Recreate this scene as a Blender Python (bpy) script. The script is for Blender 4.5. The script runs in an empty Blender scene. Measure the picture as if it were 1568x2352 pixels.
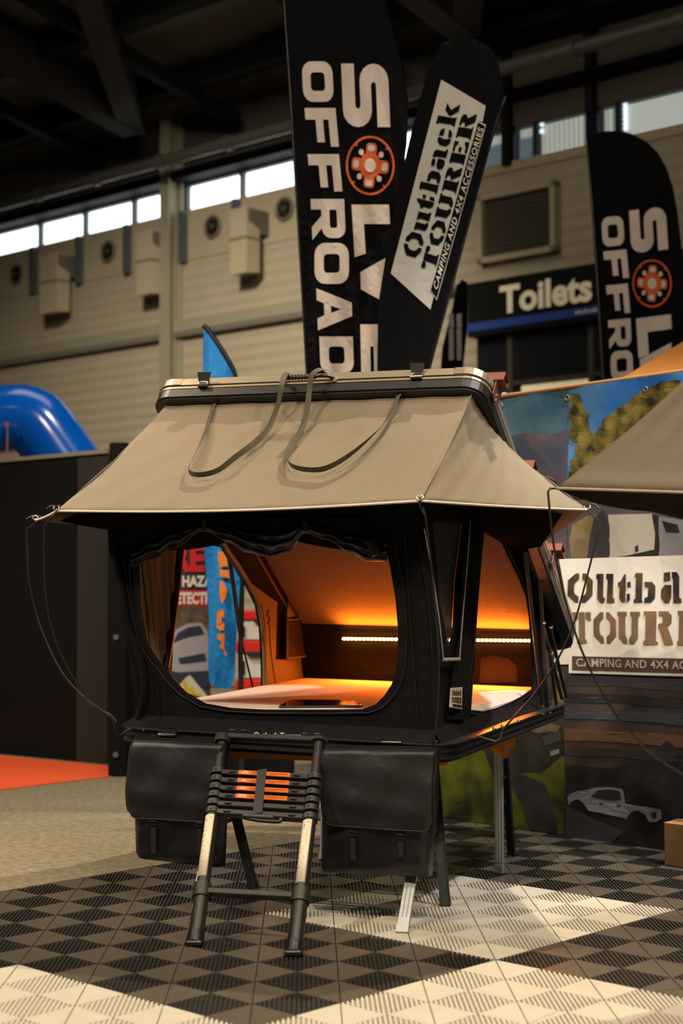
import bpy, math, random
from mathutils import Vector, Matrix
from mathutils.geometry import tessellate_polygon
random.seed(7)
PI = math.pi
SC = bpy.context.scene
COL = SC.collection

# ------------------------------------------------------------------ camera
FPX, PITCH, CAM_Z, ROLL = 3584.1, 0.051438, 1.315, -0.0043
cam_d = bpy.data.cameras.new('camera')
cam = bpy.data.objects.new('camera', cam_d)
COL.objects.link(cam)
cam_d.sensor_fit = 'HORIZONTAL'
cam_d.sensor_width = 24.0
cam_d.lens = FPX / 1568 * 24.0
cam_d.clip_start = 0.05
cam_d.clip_end = 200
cam_d.dof.use_dof = True
cam_d.dof.focus_distance = 6.75
cam_d.dof.aperture_fstop = 2.0
cam.matrix_world = (Matrix.Translation((0, 0, CAM_Z)) @ Matrix.Rotation(PI / 2 + PITCH, 4, 'X')
                    @ Matrix.Rotation(ROLL, 4, 'Z'))
SC.camera = cam
SC.view_settings.view_transform = 'Standard'
SC.view_settings.look = 'None'
SC.view_settings.exposure = 0.0
SC.view_settings.gamma = 1.0
SC.view_settings.use_curve_mapping = False

# ------------------------------------------------------------------ world and hall lighting
world = bpy.data.worlds.new('hall_air')
SC.world = world
world.use_nodes = True
world.node_tree.nodes['Background'].inputs[0].default_value = (0.55, 0.62, 0.75, 1)
world.node_tree.nodes['Background'].inputs[1].default_value = 0.045

def light(kind, name, loc, target, energy, color, size=0.3, spot=60, blend=0.4, size_y=None):
    d = bpy.data.lights.new(name, kind)
    d.energy = energy
    d.color = color
    if kind == 'AREA':
        d.size = size
        if size_y:
            d.shape = 'RECTANGLE'; d.size_y = size_y
    else:
        d.shadow_soft_size = size
    if kind == 'SPOT':
        d.spot_size = math.radians(spot); d.spot_blend = blend
    o = bpy.data.objects.new(name, d)
    COL.objects.link(o)
    o.location = loc
    o.rotation_euler = (Vector(target) - Vector(loc)).to_track_quat('-Z', 'Y').to_euler()
    return o
WARM = (1.0, 0.82, 0.57)
light('SPOT', 'hall_spot_key', (1.75, 8.9, 7.3), (0.1, 6.4, 0.8), 1600, WARM, 0.04, 62, 0.5)
light('SPOT', 'hall_spot_right', (3.6, 3.4, 6.6), (0.6, 6.2, 0.6), 600, WARM, 0.05, 50, 0.6)
light('SPOT', 'hall_spot_left', (-3.6, 2.6, 7.0), (-0.6, 5.6, 0.3), 1000, WARM, 0.06, 60, 0.7)
light('SPOT', 'hall_spot_near', (0.8, 1.2, 6.5), (0.2, 4.6, 0.0), 900, WARM, 0.08, 44, 0.8)
light('SPOT', 'hall_spot_side', (-4.6, 6.2, 3.9), (-0.2, 6.9, 0.9), 380, (1.0, .88, .74), 0.1, 26, 0.7)
light('SPOT', 'hall_spot_aisle', (-4.2, 8.0, 6.5), (-1.9, 10.0, 0.0), 1600, WARM, 0.3, 80, 0.7)
light('SPOT', 'hall_spot_banner', (2.8, 5.6, 6.2), (1.7, 8.2, 1.5), 1350, (1.0, 0.98, 0.95), 0.1, 54, 0.8)
light('SPOT', 'hall_wall_wash', (-3.5, 11.5, 8.4), (-2.0, 22.0, 2.2), 6800, (1.0, 0.88, 0.67), 0.6, 62, 1.0)
light('AREA', 'hall_far_fill', (-1.5, 15.0, 9.2), (-0.6, 20.5, 1.5), 190, (1.0, 0.86, 0.64), 5.0)
light('AREA', 'added_flag_fill', (-0.5, 4.0, 7.5), (1.0, 9.0, 3.6), 150, (1.0, 0.82, 0.66), 1.0)  # unseen area lamp added to brighten the flags
light('AREA', 'hall_front_light', (1.4, 0.8, 6.6), (0.0, 6.6, 0.8), 230, (1.0, 0.84, 0.64), 1.2)
light('SPOT', 'added_arch_highlight', (1.0, 9.5, 8.0), (-3.0, 14.0, 2.4), 700, (1.0, 0.95, 0.9), 0.35, 40, 0.6)  # unseen spot added to put highlights on the blue arch

# ------------------------------------------------------------------ pixel rays -> places (only used to measure positions off the photo)
def ray(px, py):
    cr, sr = math.cos(ROLL), math.sin(ROLL)
    X, Y = px - 784, py - 1176
    a, b = X * cr + Y * sr, -X * sr + Y * cr
    c, s = math.cos(PITCH), math.sin(PITCH)
    return Vector((a, FPX * c + b * s, FPX * s - b * c)) / FPX
CAMP = Vector((0, 0, CAM_Z))
def hit(px, py, P0, n):
    d = ray(px, py)
    return CAMP + d * ((P0 - CAMP).dot(n) / d.dot(n))
def at(px, py, D):
    d = ray(px, py)
    return CAMP + d * (D / d.y)
def ground(px, py, z=0.0):
    return hit(px, py, Vector((0, 0, z)), Vector((0, 0, 1)))

# tent frame: u to the right along the front edge, v to the back, w up
TU = Vector((0.92371754, -0.3825593, -0.01985654))
TV = Vector((0.38295472, 0.92348281, 0.02291707))
TW = Vector((0.00957004, -0.02877306, 0.99954016))
TO = Vector((-1.00459743, 6.87829342, 0.73320696))
TM = Matrix((( TU.x, TV.x, TW.x, TO.x), (TU.y, TV.y, TW.y, TO.y), (TU.z, TV.z, TW.z, TO.z), (0, 0, 0, 1)))
def T(px, py, ax, val):
    """point seen at a pixel on the tent-frame plane (ax 0=u,1=v,2=w) = val, in tent coordinates"""
    n = (TU, TV, TW)[ax]
    P = hit(px, py, TO + n * val, n) - TO
    return Vector((P.dot(TU), P.dot(TV), P.dot(TW)))
TENT_W, TENT_D = 1.552, 1.956

# ------------------------------------------------------------------ materials
MATS = {}
def mat(name, col, rough=0.7, metal=0.0, var=0.12, scale=14.0, bump=0.0, bscale=60.0, col2=None, emit=None, strength=0.0,
        spec=0.5, sheen=0.0, coat=0.0, wave=None, alpha=None, trans=0.0, detail=4.0):
    if name in MATS: return MATS[name]
    m = bpy.data.materials.new(name); m.use_nodes = True
    nt = m.node_tree; N = nt.nodes; L = nt.links
    b = N['Principled BSDF']
    b.inputs['Roughness'].default_value = rough
    b.inputs['Metallic'].default_value = metal
    b.inputs['Specular IOR Level'].default_value = spec
    if sheen: b.inputs['Sheen Weight'].default_value = sheen
    if coat: b.inputs['Coat Weight'].default_value = coat
    tc = N.new('ShaderNodeTexCoord')
    nz = N.new('ShaderNodeTexNoise'); nz.inputs['Scale'].default_value = scale; nz.inputs['Detail'].default_value = detail
    L.new(tc.outputs['Object'], nz.inputs['Vector'])
    mx = N.new('ShaderNodeMix'); mx.data_type = 'RGBA'
    c = Vector(col)
    if col2 is None:
        a_, b_ = c * (1 - var), c * (1 + var)
        L.new(nz.outputs['Fac'], mx.inputs['Factor'])
    else:
        a_, b_ = c, Vector(col2)
        cr = N.new('ShaderNodeValToRGB'); cr.color_ramp.elements[0].position = 0.38; cr.color_ramp.elements[1].position = 0.62
        L.new(nz.outputs['Fac'], cr.inputs['Fac']); L.new(cr.outputs['Color'], mx.inputs['Factor'])
    mx.inputs['A'].default_value = (*a_, 1); mx.inputs['B'].default_value = (*[min(1, q) for q in b_], 1)
    L.new(mx.outputs['Result'], b.inputs['Base Color'])
    if emit is not None:
        b.inputs['Emission Color'].default_value = (*emit, 1); b.inputs['Emission Strength'].default_value = strength
    if bump or wave:
        bp = N.new('ShaderNodeBump'); bp.inputs['Strength'].default_value = bump or wave[1]; bp.inputs['Distance'].default_value = 0.02
        if wave:
            wv = N.new('ShaderNodeTexWave'); wv.wave_type = 'BANDS'; wv.bands_direction = wave[2]
            wv.inputs['Scale'].default_value = wave[0]; wv.inputs['Distortion'].default_value = 0.0
            L.new(tc.outputs['Object'], wv.inputs['Vector']); L.new(wv.outputs['Fac'], bp.inputs['Height'])
        else:
            n2 = N.new('ShaderNodeTexNoise'); n2.inputs['Scale'].default_value = bscale; n2.inputs['Detail'].default_value = 3
            L.new(tc.outputs['Object'], n2.inputs['Vector']); L.new(n2.outputs['Fac'], bp.inputs['Height'])
        L.new(bp.outputs['Normal'], b.inputs['Normal'])
    if alpha is not None:
        b.inputs['Alpha'].default_value = alpha
    if trans:
        b.inputs['Transmission Weight'].default_value = trans
    MATS[name] = m
    return m

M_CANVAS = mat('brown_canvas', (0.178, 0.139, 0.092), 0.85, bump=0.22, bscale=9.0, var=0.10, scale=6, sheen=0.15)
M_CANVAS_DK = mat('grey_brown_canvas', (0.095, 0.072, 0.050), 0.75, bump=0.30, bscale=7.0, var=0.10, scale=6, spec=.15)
M_BLACKCLOTH = mat('black_polycotton', (0.0095, 0.0095, 0.0105), 0.95, bump=0.5, bscale=12, var=0.2, spec=0.12)
M_BLACKPVC = mat('black_pvc', (0.009, 0.009, 0.011), 0.36, bump=0.35, bscale=9, var=0.2)
M_BAG = mat('black_bag_pvc', (0.0115, 0.0115, 0.0125), 0.50, bump=0.5, bscale=7, var=0.2)
M_BLACKMETAL = mat('black_powdercoat', (0.014, 0.013, 0.013), 0.42, metal=0.0, var=0.15, spec=0.6)
M_LADDER = mat('black_anodised', (0.026, 0.022, 0.019), 0.36, metal=0.25, var=0.1, scale=30)
M_LADPLASTIC = mat('black_brown_plastic', (0.019, 0.017, 0.015), 0.45, var=0.1, scale=30)
M_ALU = mat('bronze_aluminium', (0.42, 0.35, 0.25), 0.34, metal=0.6, var=0.06, scale=4)
M_ALU_DK = mat('dark_aluminium', (0.10, 0.085, 0.07), 0.4, metal=0.8, var=0.1)
M_CHROME = mat('chrome_steel', (0.75, 0.74, 0.70), 0.18, metal=1.0, var=0.04)
M_GALV = mat('galvanised_steel', (0.50, 0.53, 0.52), 0.42, metal=0.75, var=0.2, scale=25)
M_GREENSTEEL = mat('dark_green_steel', (0.030, 0.038, 0.034), 0.5, metal=0.3, var=0.1)
M_YELLOW = mat('orange_yellow_paint', (0.62, 0.235, 0.022), 0.5, var=0.1)
M_ORANGELABEL = mat('orange_label', (1.0, 0.26, 0.012), 0.55, var=0.03)
M_WHITELABEL = mat('white_label', (0.66, 0.58, 0.45), 0.5, var=0.04)
M_WHITETXT = mat('white_print', (0.80, 0.72, 0.62), 0.7, var=0.05)
M_REDTXT = mat('red_print', (0.62, 0.055, 0.02), 0.6, var=0.03)
M_GREYTXT = mat('grey_print', (0.16, 0.14, 0.12), 0.6, var=0.03)
M_PIPING = mat('pale_piping', (0.72, 0.60, 0.52), 0.6, var=0.05)
M_WEB = mat('olive_webbing', (0.075, 0.060, 0.038), 0.75, bump=0.2, bscale=220, var=0.1, scale=60)
M_WEBBLACK = mat('black_webbing', (0.014, 0.014, 0.015), 0.6, bump=0.2, bscale=220, var=0.1)
M_LINER = mat('quilted_liner', (0.105, 0.088, 0.07), 1.0, spec=0.0, bump=0.25, bscale=120, var=0.06, scale=30)
M_INNER = mat('inner_canvas', (0.26, 0.19, 0.12), 1.0, spec=0.05, bump=0.2, bscale=14, var=0.08)
M_MATTRESS = mat('mattress_cover', (0.80, 0.68, 0.60), 1.0, spec=0.1, bump=0.15, bscale=8, var=0.08)
M_LED = mat('led_diode', (1, 0.5, 0.15), 0.5, emit=(1.0, 0.30, 0.06), strength=55.0)
M_RUST = mat('red_brown_bracket', (0.20, 0.065, 0.042), 0.45, metal=0.3, var=0.1)
M_DARKMESH = mat('insect_mesh', (0.035, 0.026, 0.022), 0.8, alpha=0.90, var=0.1)
M_ZIP = mat('zip_tape', (0.008, 0.008, 0.009), 0.5, var=0.1)

# ------------------------------------------------------------------ mesh builder
class MB:
    def __init__(s): s.v = []; s.f = []; s.mi = []; s.sm = []
    def add(s, vs, fs, mi=0, smooth=False):
        o = len(s.v); s.v += [Vector(p) for p in vs]
        for f in fs:
            s.f.append([i + o for i in f]); s.mi.append(mi); s.sm.append(smooth)
        return s
    def box(s, c, size, mi=0, R=None, bev=0.0):
        x, y, z = [q / 2 for q in size]
        c = Vector(c)
        if bev > 0:
            b = min(bev, x * .49, y * .49, z * .49)
            vs = []
            for sz in (-1, 1):
                for (ax, ay, az) in ((x - b, y - b, z), (x, y, z - b)):
                    pass
            rings = []
            for zz, ins in ((-z, b), (-z + b, 0), (z - b, 0), (z, b)):
                X, Y = x - ins, y - ins
                ring = [(-X + b, -Y, zz), (X - b, -Y, zz), (X, -Y + b, zz), (X, Y - b, zz), (X - b, Y, zz), (-X + b, Y, zz), (-X, Y - b, zz), (-X, -Y + b, zz)]
                rings.append(ring)
            vs = [Vector(p) for r in rings for p in r]
            fs = []
            for k in range(3):
                for i in range(8):
                    j = (i + 1) % 8
                    fs.append([k * 8 + i, k * 8 + j, k * 8 + 8 + j, k * 8 + 8 + i])
            fs.append(list(range(7, -1, -1))); fs.append(list(range(24, 32)))
        else:
            vs = [Vector((a, b_, c_)) for c_ in (-z, z) for (a, b_) in ((-x, -y), (x, -y), (x, y), (-x, y))]
            fs = [[3, 2, 1, 0], [4, 5, 6, 7], [0, 1, 5, 4], [1, 2, 6, 5], [2, 3, 7, 6], [3, 0, 4, 7]]
        if R is not None: vs = [R @ p for p in vs]
        return s.add([p + c for p in vs], fs, mi)
    def beam(s, a, b, w, h, up=(0, 0, 1), mi=0, bev=0.0):
        """box from a to b, w wide (across), h high (along up)"""
        a, b = Vector(a), Vector(b); d = b - a; l = d.length
        x = d.normalized(); y = Vector(up).cross(x).normalized(); z = x.cross(y)
        R = Matrix((x, y, z)).transposed()
        return s.box((a + b) / 2, (l, w, h), mi, R, bev)
    def tube(s, pts, r, n=8, mi=0, closed=False, cap=True, smooth=True):
        pts = [Vector(p) for p in pts]; m = len(pts)
        rs = r if isinstance(r, (list, tuple)) else [r] * m
        tang = []
        for i in range(m):
            a = pts[(i - 1) % m] if (i > 0 or closed) else pts[i]
            b = pts[(i + 1) % m] if (i < m - 1 or closed) else pts[i]
            t = (b - a); tang.append(t.normalized() if t.length > 1e-9 else Vector((0, 0, 1)))
        ref = Vector((0, 0, 1)) if abs(tang[0].z) < 0.9 else Vector((1, 0, 0))
        nx = tang[0].cross(ref).normalized()
        vs = []
        for i in range(m):
            nx = (nx - tang[i] * nx.dot(tang[i])).normalized(); ny = tang[i].cross(nx)
            for k in range(n):
                a = 2 * PI * k / n
                vs.append(pts[i] + (nx * math.cos(a) + ny * math.sin(a)) * rs[i])
        fs = []
        for i in range(m if closed else m - 1):
            for k in range(n):
                i2 = (i + 1) % m
                fs.append([i * n + k, i * n + (k + 1) % n, i2 * n + (k + 1) % n, i2 * n + k])
        s.add(vs, fs, mi, smooth)
        if cap and not closed:
            s.add(vs[:n], [list(range(n - 1, -1, -1))], mi, False); s.add(vs[-n:], [list(range(n))], mi, False)
        return s
    def disc(s, c, axis, r, h, n=16, mi=0):
        a = Vector(axis).normalized(); return s.tube([Vector(c) - a * h / 2, Vector(c) + a * h / 2], r, n, mi, smooth=False)
    def grid(s, P, nu, nv, mi=0, thick=0.0, smooth=True, two=False):
        """P(a,b) a,b in 0..1"""
        vs = [Vector(P(i / nu, j / nv)) for j in range(nv + 1) for i in range(nu + 1)]
        fs = [[j * (nu + 1) + i, j * (nu + 1) + i + 1, (j + 1) * (nu + 1) + i + 1, (j + 1) * (nu + 1) + i] for j in range(nv) for i in range(nu)]
        s.add(vs, fs, mi, smooth)
        if thick:
            o = len(vs); nrm = [Vector() for _ in vs]
            for f in fs:
                n = (vs[f[1]] - vs[f[0]]).cross(vs[f[3]] - vs[f[0]])
                for i in f: nrm[i] += n
            back = [p - q.normalized() * thick if q.length > 0 else p for p, q in zip(vs, nrm)]
            base = len(s.v) - o
            s.add(back, [f[::-1] for f in fs], mi, smooth)
            W = nu + 1
            edge = list(range(nu + 1)) + [j * W + nu for j in range(1, nv + 1)] + [nv * W + i for i in range(nu - 1, -1, -1)] + [j * W for j in range(nv - 1, 0, -1)]
            b2 = base + o
            for k in range(len(edge)):
                a, b = edge[k], edge[(k + 1) % len(edge)]
                s.f.append([base + b, base + a, b2 + a, b2 + b]); s.mi.append(mi); s.sm.append(False)
        return s
    def prism(s, outer, holes, ext, mi=0, frame=None):
        """polygon (list of 3D points) with holes, extruded by vector ext"""
        loops = [[Vector(p) for p in outer]] + [[Vector(p) for p in h] for h in holes]
        tris = tessellate_polygon(loops)
        flat = [p for l in loops for p in l]; n = len(flat); ext = Vector(ext)
        # orient
        nn = Vector()
        for t in tris: nn += (flat[t[1]] - flat[t[0]]).cross(flat[t[2]] - flat[t[0]])
        flip = nn.dot(ext) > 0
        fr = [list(t)[::-1] if flip else list(t) for t in tris]
        fs = fr + [[i + n for i in f[::-1]] for f in fr]
        k = 0
        for l in loops:
            m = len(l)
            for i in range(m):
                a, b = k + i, k + (i + 1) % m
                fs.append([a, b, b + n, a + n])
            k += m
        return s.add(flat + [p + ext for p in flat], fs, mi)
    def build(s, name, mats, parent=None, tm=None):
        me = bpy.data.meshes.new(name)
        me.from_pydata([tuple(p) for p in s.v], [], s.f)
        if not isinstance(mats, (list, tuple)): mats = [mats]
        for m in mats: me.materials.append(m)
        me.polygons.foreach_set('material_index', s.mi); me.polygons.foreach_set('use_smooth', s.sm)
        me.update()
        o = bpy.data.objects.new(name, me); COL.objects.link(o)
        if parent is not None: o.parent = parent
        if tm is not None: o.matrix_world = tm
        return o

def tag(o, label=None, cat=None, group=None, kind=None):
    if label: o['label'] = label
    if cat: o['category'] = cat
    if group: o['group'] = group
    if kind: o['kind'] = kind
    return o
def empty(name, label, cat, loc=(0, 0, 0), group=None, M=None):
    o = bpy.data.objects.new(name, None); COL.objects.link(o); o.empty_display_size = 0.1
    if M is not None: o.matrix_world = M
    else: o.location = loc
    return tag(o, label, cat, group)
def rel(mb, loc):
    l = Vector(loc); mb.v = [p - l for p in mb.v]; return mb
def recenter(o):
    """move the origin of a parentless mesh to its bottom centre"""
    me = o.data; xs = [v.co for v in me.vertices]
    c = Vector(((min(p.x for p in xs) + max(p.x for p in xs)) / 2, (min(p.y for p in xs) + max(p.y for p in xs)) / 2, min(p.z for p in xs)))
    me.transform(Matrix.Translation(-c)); o.location = c
    return o

# ------------------------------------------------------------------ lettering (2D polygons in a unit-height box)
def rr(x0, y0, x1, y1, r, n=5, corners=(1, 1, 1, 1)):
    pts = []
    for k, (cx, cy, a0) in enumerate(((x1 - r, y0 + r, -90), (x1 - r, y1 - r, 0), (x0 + r, y1 - r, 90), (x0 + r, y0 + r, 180))):
        if corners[k]:
            for i in range(n + 1):
                a = math.radians(a0 + 90 * i / n); pts.append((cx + r * math.cos(a), cy + r * math.sin(a)))
        else:
            pts.append(((x1, y0), (x1, y1), (x0, y1), (x0, y0))[k])
    return pts
# each glyph: width, list of (outer, [holes])
def techno():
    t = 0.27
    G = {}
    G['O'] = (1.0, [(rr(0, 0, 1, 1, .3), [rr(t, t, 1 - t, 1 - t, .1)])])
    G['D'] = (1.0, [(rr(0, 0, 1, 1, .3, corners=(1, 1, 0, 0)), [rr(t, t, 1 - t, 1 - t, .1)])])
    G['F'] = (.88, [([(0, 0), (t, 0), (t, .32), (.8, .32), (.8, .56), (t, .56), (t, .74), (.9, .74), (.9, 1), (0, 1)], [])])
    G['R'] = (.98, [(rr(0, .3, 1, 1, .26, corners=(1, 1, 0, 0)), [rr(t, .54, .74, .76, .06)]),
                    ([(0, 0), (t, 0), (t, .31), (0, .31)], []), ([(.42, .31), (.72, 0), (1.05, 0), (.74, .31)], [])])
    G['A'] = (1.05, [([(0, 0), (.30, 0), (.38, .2), (.68, .2), (.76, 0), (1.06, 0), (.70, 1), (.36, 1)], [[(.44, .40), (.62, .40), (.53, .70)]])])
    s_out = [(0, 0), (.74, 0)] + [(.74 + .26 * math.sin(a), .31 - .31 * math.cos(a)) for a in [PI * i / 8 for i in range(1, 8)]] + [(.74, .62), (.34, .62)]
    s_out += [(.34 - .05 * math.sin(a), .68 - .05 * math.cos(a)) for a in [PI * i / 4 for i in range(1, 4)]] + [(.34, .73), (1, .73), (1, 1), (.27, 1)]
    s_out += [(.27 - .27 * math.sin(a), .69 + .31 * math.cos(a)) for a in [PI * i / 8 for i in range(1, 8)]] + [(.27, .38), (.66, .38)]
    s_out += [(.66 + .05 * math.sin(a), .325 + .055 * math.cos(a)) for a in [PI * i / 4 for i in range(1, 4)]] + [(.66, .27), (0, .27)]
    G['S'] = (1.0, [(s_out, [])])
    G['L'] = (.9, [([(0, 0), (.92, 0), (.86, .3), (.34, .3), (.34, 1), (0, 1)], [])])
    G['V'] = (1.0, [([(.32, 0), (.68, 0), (1.05, .92), (.62, .92), (.5, .72), (.38, .92), (-.05, .92)], [])])
    G['E'] = (.9, [([(0, 0), (.9, 0), (.9, .28), (.34, .28), (.34, .38), (.84, .38), (.84, .62), (.34, .62), (.34, .72), (.9, .72), (.9, 1), (0, 1)], [])])
    return G
def stencil():
    G = {}
    g = .05
    def octo(w, h0, h1, t):
        c = w * .30; m = w / 2
        L = [(m - g, h0), (c, h0), (0, h0 + c), (0, h1 - c), (c, h1), (m - g, h1), (m - g, h1 - t), (m - .17, h1 - t - .1), (t, (h1 + h0) / 2 + .1), (t, (h1 + h0) / 2 - .1), (m - .17, h0 + t + .1), (m - g, h0 + t)]
        return [(L, []), ([(w - x, y) for x, y in L], [])]
    G['O'] = (.80, octo(.80, 0, 1, .2))
    G['u'] = (.66, [([(0, .70), (.26, .70), (.26, .16), (.34, .1), (.30, 0), (.16, 0), (.05, .10), (.05, .55), (0, .58)], []),
                    ([(.36, .70), (.62, .70), (.62, .14), (.68, .10), (.68, 0), (.40, 0), (.42, .55), (.36, .58)], [])])
    G['t'] = (.48, [([(.10, .72), (.22, .95), (.28, .95), (.28, .5), (.28, 0), (.14, .02), (.06, .14), (.06, .52), (0, .54), (0, .68)], []),
                    ([(.33, .68), (.44, .72), (.46, .52), (.33, .52)], []), ([(.33, .30), (.44, .30), (.44, .08), (.33, .0)], [])])
    G['b'] = (.72, [([(.05, 1), (.28, 1), (.28, .1), (.32, 0), (0, 0), (.0, .1), (.06, .14), (.06, .84), (0, .88)], []),
                    ([(.34, .70), (.60, .70), (.72, .56), (.72, .16), (.58, 0), (.36, 0), (.36, .14), (.48, .2), (.48, .5), (.36, .54)], [])])
    G['a'] = (.70, [([(.08, .70), (.30, .72), (.30, .52), (.08, .50)], []), ([(.36, .72), (.54, .72), (.62, .62), (.62, .12), (.70, .1), (.70, 0), (.42, 0), (.40, .56), (.36, .58)], []),
                    ([(.34, .42), (.34, .12), (.28, 0), (.12, 0), (0, .12), (0, .32), (.12, .42)], [])])
    G['c'] = (.60, [([(.26, 0), (.12, .02), (0, .16), (0, .54), (.14, .70), (.26, .70), (.26, .55), (.22, .48), (.22, .22), (.26, .14)], []),
                    ([(.32, .70), (.52, .66), (.58, .46), (.34, .46)], []), ([(.32, .0), (.5, .04), (.58, .24), (.32, .20)], [])])
    G['k'] = (.74, [([(0, 1), (.27, 1), (.27, .1), (.32, 0), (0, 0), (0, .1), (.05, .14), (.05, .86), (0, .9)], []),
                    ([(.33, .42), (.50, .70), (.74, .70), (.52, .40), (.76, 0), (.52, 0), (.33, .34)], [])])
    G['T'] = (.74, [([(.0, 1), (.22, 1), (.22, .80), (.12, .72), (0, .72)], []), ([(.74, 1), (.52, 1), (.52, .80), (.62, .72), (.74, .72)], []),
                    ([(.25, 1), (.49, 1), (.49, .16), (.56, .1), (.56, 0), (.18, 0), (.18, .1), (.25, .16)], [])])
    G['U'] = (.80, [([(0, 1), (.34, 1), (.34, .88), (.29, .84), (.29, .28), (.36, .16), (.36, 0), (.22, 0), (.05, .18), (.05, .84), (0, .88)], []),
                    ([(.46, 1), (.80, 1), (.80, .88), (.74, .84), (.74, .18), (.58, 0), (.43, 0), (.43, .16), (.52, .28), (.52, .84), (.46, .88)], [])])
    G['R'] = (.86, [([(0, 1), (.36, 1), (.36, .1), (.42, .1), (.42, 0), (0, 0), (0, .1), (.06, .14), (.06, .86), (0, .9)], []),
                    ([(.42, 1), (.68, 1), (.80, .88), (.80, .66), (.68, .54), (.84, .12), (.86, 0), (.60, 0), (.46, .44), (.42, .5), (.42, .62), (.54, .66), (.54, .84), (.42, .88)], [])])
    G['E'] = (.76, [([(0, 1), (.34, 1), (.34, 0), (0, 0), (0, .1), (.05, .14), (.05, .86), (0, .9)], []),
                    ([(.40, 1), (.74, 1), (.74, .70), (.62, .76), (.60, .84), (.40, .84)], []), ([(.40, .60), (.56, .62), (.56, .40), (.40, .42)], []),
                    ([(.40, 0), (.76, 0), (.76, .32), (.62, .24), (.60, .16), (.40, .16)], [])])
    return G
TECHNO, STENCIL = techno(), stencil()

def subdivide_tris(tris, maxlen):
    out = []; st = list(tris)
    while st:
        a, b, c = st.pop()
        e = [((b[0] - a[0]) ** 2 + (b[1] - a[1]) ** 2, 0), ((c[0] - b[0]) ** 2 + (c[1] - b[1]) ** 2, 1), ((a[0] - c[0]) ** 2 + (a[1] - c[1]) ** 2, 2)]
        m, k = max(e)
        if m <= maxlen * maxlen: out.append((a, b, c)); continue
        if k == 0: p = ((a[0] + b[0]) / 2, (a[1] + b[1]) / 2); st += [(a, p, c), (p, b, c)]
        elif k == 1: p = ((b[0] + c[0]) / 2, (b[1] + c[1]) / 2); st += [(a, b, p), (a, p, c)]
        else: p = ((a[0] + c[0]) / 2, (a[1] + c[1]) / 2); st += [(a, b, p), (p, b, c)]
    return out
def poly2d(mb, outer, holes, F, mi=0, maxlen=None):
    """fill a 2D polygon and lay it on a surface through F(x,y)->3D"""
    loops = [[Vector((x, y, 0)) for x, y in outer]] + [[Vector((x, y, 0)) for x, y in h] for h in holes]
    flat = [(p.x, p.y) for l in loops for p in l]
    tris = [tuple(flat[i] for i in t) for t in tessellate_polygon(loops)]
    if maxlen: tris = subdivide_tris(tris, maxlen)
    for t in tris: mb.add([F(*p) for p in t], [[0, 1, 2]], mi)
    return mb
def glyph(mb, G, ch, F, x0, y0, w, h, mi=0, maxlen=None):
    gw, parts = G[ch]
    for outer, holes in parts:
        poly2d(mb, [(x0 + x / gw * w, y0 + y * h) for x, y in outer], [[(x0 + x / gw * w, y0 + y * h) for x, y in hh] for hh in holes], F, mi, maxlen)
def word(mb, G, s, F, x0, y0, width, h, gap=0.12, mi=0, maxlen=None):
    tot = sum(G[c][0] if c != ' ' else .4 for c in s) + gap * (len(s) - 1)
    k = width / tot; x = x0
    for c in s:
        if c == ' ': x += (.4 + gap) * k; continue
        glyph(mb, G, c, F, x, y0, G[c][0] * k, h, mi, maxlen); x += (G[c][0] + gap) * k
_tc = {}
def text_mesh(s, offset=0.0, spacing=1.0):
    key = (s, offset, spacing)
    if key in _tc: return _tc[key]
    cu = bpy.data.curves.new('txt', 'FONT'); cu.body = s; cu.size = 1; cu.offset = offset; cu.resolution_u = 3; cu.space_character = spacing
    o = bpy.data.objects.new('txt', cu); COL.objects.link(o)
    dg = bpy.context.evaluated_depsgraph_get(); me = o.evaluated_get(dg).to_mesh()
    vs = [(v.co.x, v.co.y) for v in me.vertices]; fs = [list(p.vertices) for p in me.polygons]
    o.evaluated_get(dg).to_mesh_clear(); bpy.data.objects.remove(o); bpy.data.curves.remove(cu)
    x0 = min(v[0] for v in vs); x1 = max(v[0] for v in vs); y0 = min(v[1] for v in vs); y1 = max(v[1] for v in vs)
    r = ([((x - x0) / (x1 - x0), (y - y0) / (y1 - y0)) for x, y in vs], fs); _tc[key] = r
    return r
def text(mb, s, F, offset=0.02, mi=0, spacing=1.0):
    """lay a whole line of text on F(x,y), x,y in 0..1 of its bounding box"""
    vs, fs = text_mesh(s, offset, spacing)
    mb.add([F(x, y) for x, y in vs], fs, mi)
def lerp(a, b, t): return a + (b - a) * t
def quadF(bl, br, tr, tl):
    """bilinear map of the unit square onto four 2D points"""
    return lambda x, y: tuple(lerp(lerp(bl[i], br[i], x), lerp(tl[i], tr[i], x), y) for i in (0, 1))
def spline(pts, n=8):
    pts = [Vector(p) for p in pts]; out = []
    P = [pts[0] * 2 - pts[1]] + pts + [pts[-1] * 2 - pts[-2]]
    for i in range(1, len(P) - 2):
        p0, p1, p2, p3 = P[i - 1:i + 3]
        for k in range(n):
            t = k / n
            out.append(0.5 * ((2 * p1) + (p2 - p0) * t + (2 * p0 - 5 * p1 + 4 * p2 - p3) * t * t + (3 * p1 - p0 - 3 * p2 + p3) * t ** 3))
    out.append(pts[-1]); return out

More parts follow.
